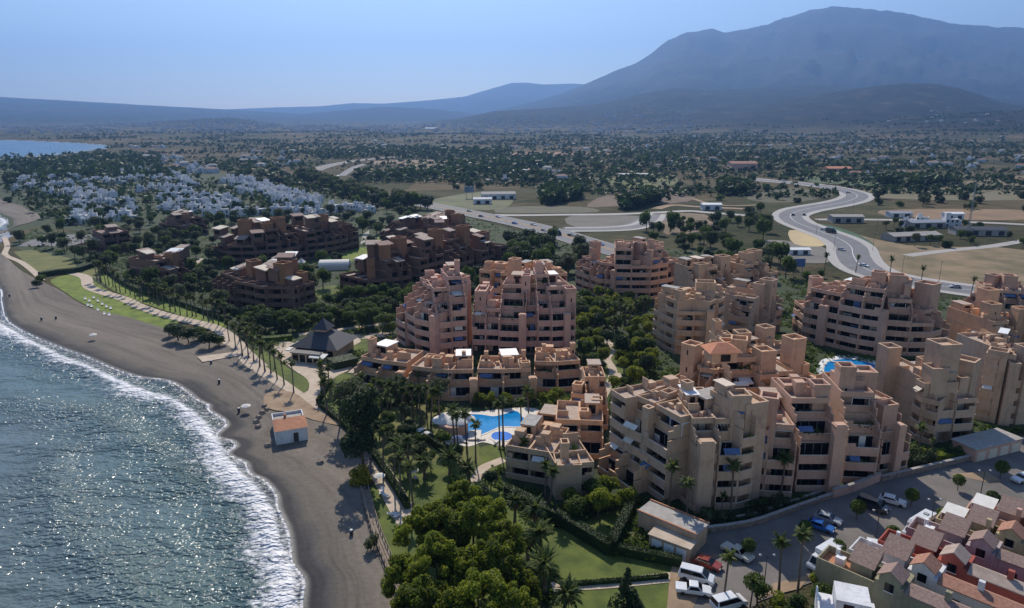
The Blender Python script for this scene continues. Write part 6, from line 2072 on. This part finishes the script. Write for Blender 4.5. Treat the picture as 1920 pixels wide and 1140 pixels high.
# pool pavilion with white tent roofs
g = G(850, 812); r_ = empty('pool_pavilion', g, 0); tag(r_, 'round pool pavilion under a scalloped white tent roof', 'pavilion')
mb = MB(); mb.lathe([(3.2, 0), (3.2, 2.6), (3.0, 2.7)], 16); mb.build('wall', M['mauve'], r_)
for k, (x, y, r) in enumerate([(-2.2, .6, 2.4), (.8, .2, 2.8), (-.6, 2.4, 2.4), (3.0, 1.0, 1.8)]):
    mb = MB(); mb.lathe([(r, 2.75), (r * .95, 2.95), (r * .5, 3.4), (r * .18, 4.0), (.06, 4.5)], 14, (x, y)); mb.build('tent_roof', M['canvas'], r_, smooth=True)
mb = MB(); mb.box(3.4, -4, 0, 6, .5, .5); mb.build('terrace', M['pool_tile'], r_)

# white tent hall and pool furniture in the brown resort
g = G(626, 507); r_ = empty('marquee', g, .12); tag(r_, 'long white barrel-roofed marquee beside the lawn of the brown resort', 'tent')
mb = MB()
n = 9
for x in (-6.5, 6.5):
    for k in range(n): mb.v.append((x, 4 + 4 * cos(pi * k / (n - 1)) * -1, 1.8 + 2.2 * sin(pi * k / (n - 1))))
mb.f = [(k, k + 1, n + k + 1, n + k) for k in range(n - 1)] + [tuple(range(n)), tuple(range(2 * n - 1, n - 1, -1))]
mb.build('roof', M['canvas'], r_, smooth=False)
mb = MB(); mb.box(-6.5, 0, 0, 6.5, .1, 1.8); mb.box(-6.5, 7.9, 0, 6.5, 8, 1.8); mb.build('wall', M['canvas'], r_)
for k, (px, py, s_) in enumerate([(572, 508, 1.1), (566, 500, .9), (582, 515, .8)]):
    g = G(px, py); mb = MB(); mb.lathe([(2.2 * s_, 2.2), (1.2 * s_, 2.9), (.1, 3.9)], 8); r_ = empty('white_tent', g); tag(r_, 'small pointed white tent left of the marquee, ' + nth(k) + ' of three', 'tent', 'small tents by the marquee'); mb.build('roof', M['canvas'], r_)
    mb = MB()
    for q in range(4): mb.tube([(1.5 * s_ * cos(q * 1.57), 1.5 * s_ * sin(q * 1.57), 0), (1.5 * s_ * cos(q * 1.57), 1.5 * s_ * sin(q * 1.57), 2.4)], .06, 4)
    mb.build('pole_frame', M['white'], r_)

# red tiled roof on the upper terraces and a tiled canopy
g = G(1345, 835); r_ = empty('roof_pavilion', (g.x, g.y, 17.9), .1); tag(r_, 'small pavilion with a bright orange tiled roof on the upper terraces', 'pavilion')
mb = MB(); mb.box(-2.6, 0, 0, 2.6, 4.4, 2.3); mb.build('wall', M['orange'], r_)
mb = MB(); hip(mb, -3.4, -.8, 3.4, 5.0, 2.3, 3.7, .9, .3); mb.build('roof', M['roof_tile_orange'], r_)
mb = MB(); mb.box(-.8, -.05, .3, 1.2, -.01, 1.8); mb.build('window', M['glass'], r_)

# utility building and garages
g0 = G(1188, 1000); g1 = G(1278, 1040); u = g1 - g0; LW = u.length; ang = atan2(u.y, u.x)
r_ = empty('utility_building', g0, ang); tag(r_, 'low brown utility building with a flat pale roof beside the hedge', 'building')
mb = MB(); mb.box(0, 1.2, 0, LW + 1.5, 5.2, 3.4); mb.build('wall', M['tan'], r_)
mb = MB(); mb.box(-.2, 1.0, 3.4, LW + 1.7, 5.4, 3.6); mb.build('roof', M['concrete'], r_)
for q in ((-.2, 1.0, LW + 1.7, 1.25), (-.2, 5.15, LW + 1.7, 5.4)):
    mb = MB(); mb.box(q[0], q[1], 3.6, q[2], q[3], 3.8); mb.build('parapet', M['terracotta'], r_)
r_ = empty('garage', G(1216, 1028), ang + .1); tag(r_, 'low garage with three white shutters and a stony roof in front of the utility building', 'garage')
mb = MB(); mb.box(0, 0, 0, 6.6, 3.0, 2.4); mb.build('wall', M['tan'], r_)
mb = MB(); mb.box(-.2, -.2, 2.4, 6.8, 3.1, 2.6); mb.build('roof', M['promenade'], r_)
for k in range(3):
    mb = MB(); mb.box(.5 + k * 2.0, -.05, 0, 2.1 + k * 2.0, -.01, 2.0); mb.build('shutter', M['white'], r_)
FOOT.append([(g0.x - 2, g0.y - 6), (g0.x + 14, g0.y - 8), (g0.x + 14, g0.y + 8), (g0.x - 2, g0.y + 8)])
g0 = G(1826, 868); g1 = G(1912, 846); u = g1 - g0; LW = u.length; ang = atan2(u.y, u.x)
r_ = empty('garage', g0, ang); tag(r_, 'long pink garage with pale shutters at the top of the car park', 'garage')
mb = MB(); mb.box(0, 0, 0, LW, 5, 2.7); mb.build('wall', M['pink'], r_)
mb = MB(); mb.box(-.2, -.2, 2.7, LW + .2, 5.2, 2.9); mb.build('roof', M['concrete'], r_)
for k in range(4):
    mb = MB(); mb.box(.6 + k * LW / 4, -.05, 0, .6 + k * LW / 4 + LW / 4 - 1.0, -.01, 2.1); mb.build('shutter', M['canvas_cream'], r_)


def wall_line(pix, h, w, mat, label, name='stone_wall', cat='wall', cap=True):
    pts = smooth_line(wpoly(pix), 3); e = ribbon_pts(pts, w / 2); k = len(e)
    root = empty(name, (0, 0, 0)) if cap else None
    mb = MB()
    for (a, b) in e: mb.v += [(a.x, a.y, 0), (a.x, a.y, h), (b.x, b.y, h), (b.x, b.y, 0)]
    for i in range(k - 1):
        for j in range(3): mb.f.append((4 * i + j, 4 * i + j + 1, 4 * i + 5 + j, 4 * i + 4 + j))
    mb.f.append((0, 3, 2, 1)); mb.f.append((4 * k - 4, 4 * k - 3, 4 * k - 2, 4 * k - 1))
    o = mb.build(name if not cap else 'masonry', M[mat], root)
    if cap:
        tag(root, label, cat)
        e = ribbon_pts(pts, w / 2 + .06); mb = MB()
        for (a, b) in e: mb.v += [(a.x, a.y, h), (a.x, a.y, h + .12), (b.x, b.y, h + .12), (b.x, b.y, h)]
        for i in range(k - 1):
            for j in range(3): mb.f.append((4 * i + j, 4 * i + j + 1, 4 * i + 5 + j, 4 * i + 4 + j))
        mb.build('coping', M['concrete'], root)
    else: tag(o, label, cat)


wall_line([(1285, 1003), (1400, 988), (1480, 962), (1560, 934)], 1.0, .5, 'stone', 'long low rubble wall above the car park')
wall_line([(1560, 934), (1600, 922), (1648, 902)], 1.7, .5, 'pink', 'plain rendered wall continuing the rubble wall to the right')
wall_line([(1650, 903), (1740, 882), (1824, 862)], 1.1, .5, 'stone', 'low rubble wall leading up to the pink garage')
wall_line([(1290, 985), (1400, 970), (1540, 925)], .5, .3, 'stone', 'low planting wall at the foot of the large grey block')

# wooden walkway between beach and lawn
WK = [(682, 925), (692, 965), (704, 1005), (722, 1050), (742, 1100), (760, 1150), (775, 1190)]
pts = smooth_line(wpoly(WK), 4)
r_ = empty('walkway', (0, 0, 0)); tag(r_, 'weathered wooden walkway with a rail along the edge of the sand', 'walkway')
e = ribbon_pts(pts, .9, -.5); mb = MB()
for a, b in e: mb.v += [(a.x, a.y, .75), (b.x, b.y, .75)]
for i in range(len(e) - 1): mb.f.append((2 * i, 2 * i + 1, 2 * i + 3, 2 * i + 2))
mb.build('deck', M['wood'], r_)
for off in (.85, -.45, .2):
    ee = ribbon_pts(pts, off, off); mb = MB(); mb.tube([(a.x, a.y, 1.6 if off != .2 else .82) for a, b in ee], .07, 5); mb.build('rail', M['wood'], r_)
    if off == .2: continue
    mb = MB()
    for i in range(0, len(ee), 1):
        a = ee[i][0]; mb.box(a.x - .06, a.y - .06, 0, a.x + .06, a.y + .06, 1.6)
    o = mb.build('post', M['wood'], r_); o['kind'] = 'stuff'


# ------------------------------------------------------------------ townhouses bottom right
def townhouse(k, px, py, wall, label, deep=4.6, variant=0):
    RT = [M['roof_tile_mauve'], M['roof_tile'], M['brown_roof'], M['roof_tile_mauve'], M['roof_tile'], M['roof_tile_mauve']][k]
    g = G(px, py, 8.4)
    d0 = G(1732, 1050, 8.4) - G(1672, 1070, 8.4)
    ang = atan2(d0.y, d0.x) - radians(68)
    r = empty('townhouse', (g.x, g.y, 0), ang); tag(r, label, 'townhouse')
    W_ = M[wall]; D = deep
    mb = MB(); mb.box(-1.8, 0, 0, 1.8, D, 6.0); mb.box(-1.3, 0, 6.0, 1.3, 2.6, 7.0); mb.v += [(-1.3, 0, 7.0), (1.3, 0, 7.0), (0, 0, 7.9), (-1.3, 2.6, 7.0), (1.3, 2.6, 7.0), (0, 2.6, 7.9)]
    n = len(mb.v) - 6; mb.f += [(n, n + 1, n + 2), (n + 4, n + 3, n + 5)]
    mb.box(1.82, .02, 0, 16, 2.4, 5.9)
    mb.build('wall', W_, r)
    rf = MB()
    for s_ in (1, -1):
        a = [(0, -.3, 8.05), (s_ * 1.6, -.3, 6.93), (s_ * 1.6, 2.8, 6.93), (0, 2.8, 8.05)]
        rf.quad(*a); rf.quad(*[(x, y, z - .14) for x, y, z in a]); rf.quad(a[0], a[1], (a[1][0], a[1][1], a[1][2] - .14), (a[0][0], a[0][1], a[0][2] - .14))
    rf.build('gable_roof', RT, r)
    rf = MB(); a = [(1.9, -.35, 5.85), (16.3, -.35, 5.85), (16.3, 1.5, 6.45), (1.9, 1.5, 6.45)]
    rf.quad(*a); rf.quad(a[3], a[2], (16.3, 2.5, 6.0), (1.9, 2.5, 6.0)); rf.quad(a[0], a[1], (16.3, -.35, 5.7), (1.9, -.35, 5.7)); rf.tri(a[1], (16.3, 2.5, 6.0), a[2])
    rf.build('roof', RT, r)
    for x, z in ((-.5, 4.9), (3.5, 3.2), (7.0, 3.2), (10.5, 3.2)):
        q = MB(); q.box(x, -.06, z, x + 1.1, -.01, z + 1.2); w_ = q.build('window', M['glass'], r)
        q = MB(); q.box(x - .1, -.1, z - .12, x + 1.2, -.065, z); q.build('sill', M['white'], w_)
    # roof terrace towards the car park, stair tower with a leaning tiled roof
    t = MB(); t.box(-9.5, .3, 0, -1.82, D, 4.2)
    for q in ((-9.5, .3, -9.3, D), (-9.3, .3, -1.82, .5), (-9.3, D - .2, -1.82, D)): t.box(q[0], q[1], 4.2, q[2], q[3], 5.2)
    t.build('terrace_wall', W_, r)
    t = MB(); t.box(-9.28, .52, 4.2, -1.84, D - .22, 4.24); t.build('terrace_floor', M['terracotta'], r)
    t = MB(); t.box(-5.4, D - 3.0, 4.24, -2.6, D - .25, 6.3); t.build('stair_tower', W_, r)
    t = MB(); a = [(-5.7, D - 3.3, 6.2), (-2.3, D - 3.3, 6.2), (-2.3, D + .05, 7.6), (-5.7, D + .05, 7.6)]
    t.quad(*a); t.quad(a[0], a[3], (-5.7, D + .05, 6.2), (-5.7, D - 3.3, 6.1)); t.quad(a[1], a[2], (-2.3, D + .05, 6.2), (-2.3, D - 3.3, 6.1)); t.quad(a[3], a[2], (-2.3, D + .05, 6.1), (-5.7, D + .05, 6.1))
    t.build('stair_roof', M['roof_tile_mauve'], r)
    t = MB(); t.box(-7.6, D - 2.6, 4.24, -6.4, D - 1.6, 5.4); t.tube([(-7.7, D - 1.3, 4.24), (-7.7, D - 1.3, 6.0)], .3, 8); t.build('water_tank', M['white'], r)
    t = MB(); t.box(-3.2, .9, 6.3, -2.6, 1.5, 7.6) if variant else t.box(6, 1.2, 6.2, 6.7, 1.8, 7.6); t.build('chimney', W_, r)
    if variant == 1:
        t = MB(); t.quad((-9.0, .7, 6.3), (-6.0, .7, 6.3), (-6.0, D - .6, 6.7), (-9.0, D - .6, 6.7)); t.build('awning', M['canvas'], r)
        t = MB()
        for x, y in ((-8.9, .8), (-6.1, .8), (-8.9, D - .7), (-6.1, D - .7)): t.box(x - .05, y - .05, 4.24, x + .05, y + .05, 6.3)
        t.build('awning_frame', M['white'], r)
    FOOT.append([(g.x - 9, g.y - 12), (g.x + 9, g.y - 12), (g.x + 9, g.y + 8), (g.x - 9, g.y + 8)])
    return r


for k, (px, py, wl, lb, v) in enumerate([
    (1672, 1066, 'olive_wall', 'olive-grey townhouse nearest the camera with a terracotta roof terrace', 0), (1734, 1048, 'white_wash', 'off-white townhouse second in the row from the left', 0),
    (1790, 1030, 'brick_red', 'red townhouse in the middle of the row', 0), (1844, 1003, 'lavender', 'pale lavender townhouse behind the red one', 0),
    (1898, 985, 'yellow_wall', 'ochre yellow townhouse at the right edge with a white awning', 1), (1955, 965, 'pink', 'pink townhouse cut off by the right edge', 1)]):
    townhouse(k, px, py, wl, lb, variant=v)
g = G(1590, 1150, 5); r_ = empty('townhouse', (g.x, g.y, 0), radians(-20)); tag(r_, 'small cream stepped house at the bottom edge left of the olive townhouse', 'townhouse')
mb = MB(); mb.box(-3.5, -3, 0, 3.5, 4, 4.4); mb.box(-1.5, 0, 4.4, 2.5, 4, 6.6)
for q in ((-3.5, -3, 3.5, -2.8), (-3.5, -2.8, -3.3, 4), (3.3, -2.8, 3.5, 0)): mb.box(q[0], q[1], 4.4, q[2], q[3], 5.3)
mb.build('wall', M['white_wash'], r_)
mb = MB(); mb.box(-3.25, -2.78, 4.4, 3.25, -.02, 4.44); mb.build('terrace_floor', M['terracotta'], r_)
mb = MB(); mb.box(-.6, -.06, 4.5, .6, -.01, 6.2); mb.build('door', M['glass'], r_)

# ------------------------------------------------------------------ parasols and loungers
def parasol_src(name, mat, r=1.5, h=2.4):
    root = empty(name, (0, -500, 0))
    p = MB(); p.tube([(0, 0, 0), (0, 0, h + .1)], .035, 5); p.build('pole', M['white'], root)
    c = MB(); c.lathe([(r, h - .45), (r * .55, h - .12), (.05, h + .12)], 8); c.build('canopy', mat, root)
    root['category'] = 'parasol'
    return root


def lounger_src():
    root = empty('sun_lounger', (0, -500, 0))
    a = MB(); a.box(-.32, -.95, .28, .32, .35, .36); a.build('seat', M['canvas'], root)
    a = MB(); a.quad((-.32, .35, .36), (.32, .35, .36), (.32, .9, .75), (-.32, .9, .75)); a.quad((-.32, .36, .3), (.32, .36, .3), (.32, .92, .7), (-.32, .92, .7)); a.build('backrest', M['canvas'], root)
    for x in (-.28, .24):
        for y in (-.85, .25):
            b = MB(); b.box(x, y, 0, x + .05, y + .05, .28); b.build('leg', M['white'], root)
    root['category'] = 'sun lounger'
    return root


PW, PBL = parasol_src('parasol', M['canvas']), parasol_src('parasol', M['canvas_blue'])
LG = lounger_src()
for k, (px, py, z, s, lb) in enumerate([(176, 636, .3, 0, 'white parasol alone on the dark sand near the lawn'), (462, 772, .3, 0, 'white parasol on the sand left of the hut'), (712, 905, 0, 0, 'white parasol on the grass beside the promenade shadows'), (775, 895, 0, 0, 'white parasol on the lawn above the bright trees'),
                                     (790, 818, .1, 0, 'white parasol on the grass left of the pool pavilion'), (800, 825, .1, 0, 'second white parasol left of the pool pavilion'), (1000, 800, .1, 1, 'blue parasol at the right end of the lagoon pool'), (858, 832, .1, 1, 'blue parasol beside the palms below the lagoon pool')]):
    g = G(px, py, z); place([PW, PBL][s], g.x, g.y, z, k, .75, lb, 'parasols', 'parasol')
lk = [(160, 562), (168, 566), (176, 560), (184, 566), (192, 572), (200, 577), (208, 580), (172, 576), (184, 583), (196, 590), (165, 574), (205, 592)]
for k, (px, py) in enumerate(sorted(lk)):
    g = G(px, py); place(LG, g.x, g.y, .06, .6, 1.15, 'white sunbed on the seafront lawn, ' + nth(k) + ' from the left', 'sunbeds on the seafront lawn', 'sun lounger')
lk = [(716, 925), (722, 932), (736, 968), (742, 972), (780, 900), (930, 832), (972, 812), (995, 812), (1003, 790), (845, 828), (870, 830), (902, 826), (792, 830), (812, 826), (1545, 684), (1560, 680), (1600, 676)]
for k, (px, py) in enumerate(sorted(lk)):
    g = G(px, py); place(LG, g.x, g.y, .12, k * .9, 1.0, 'white sunbed on the lawns and pool terraces, ' + nth(k) + ' from the left', 'garden sunbeds', 'sun lounger')
bn = empty('litter_bin', (0, -500, 0)); mb = MB(); mb.lathe([(.35, 0), (.42, 1.0), (.36, 1.1)], 8); mb.build('drum', M['dark_metal'], bn); mb = MB(); mb.lathe([(.44, 1.1), (.3, 1.3), (.05, 1.35)], 8); mb.build('lid', M['grey_metal'], bn)
for k, (px, py) in enumerate([(18, 556), (78, 600), (105, 598), (396, 682), (411, 718), (659, 1003), (448, 772)]):
    g = G(px, py, .3); place(bn, g.x, g.y, .25, 0, .8, 'dark litter bin standing on the sand, ' + nth(k) + ' along the beach', 'beach litter bins', 'bin')
# sources that were never needed
spare = [o for o in COL.objects if o.parent is None and o.type == 'EMPTY' and tuple(round(v) for v in o.location) == (0, -500, 0)]
spare = [c for o in spare for c in o.children_recursive] + spare
for o in spare: bpy.data.objects.remove(o)
for o in COL.objects:
    if 'label' in o and o.parent is None and not 4 <= len(o['label'].split()) <= 16: print('LONGLABEL', len(o['label'].split()), o.name, o['label'])
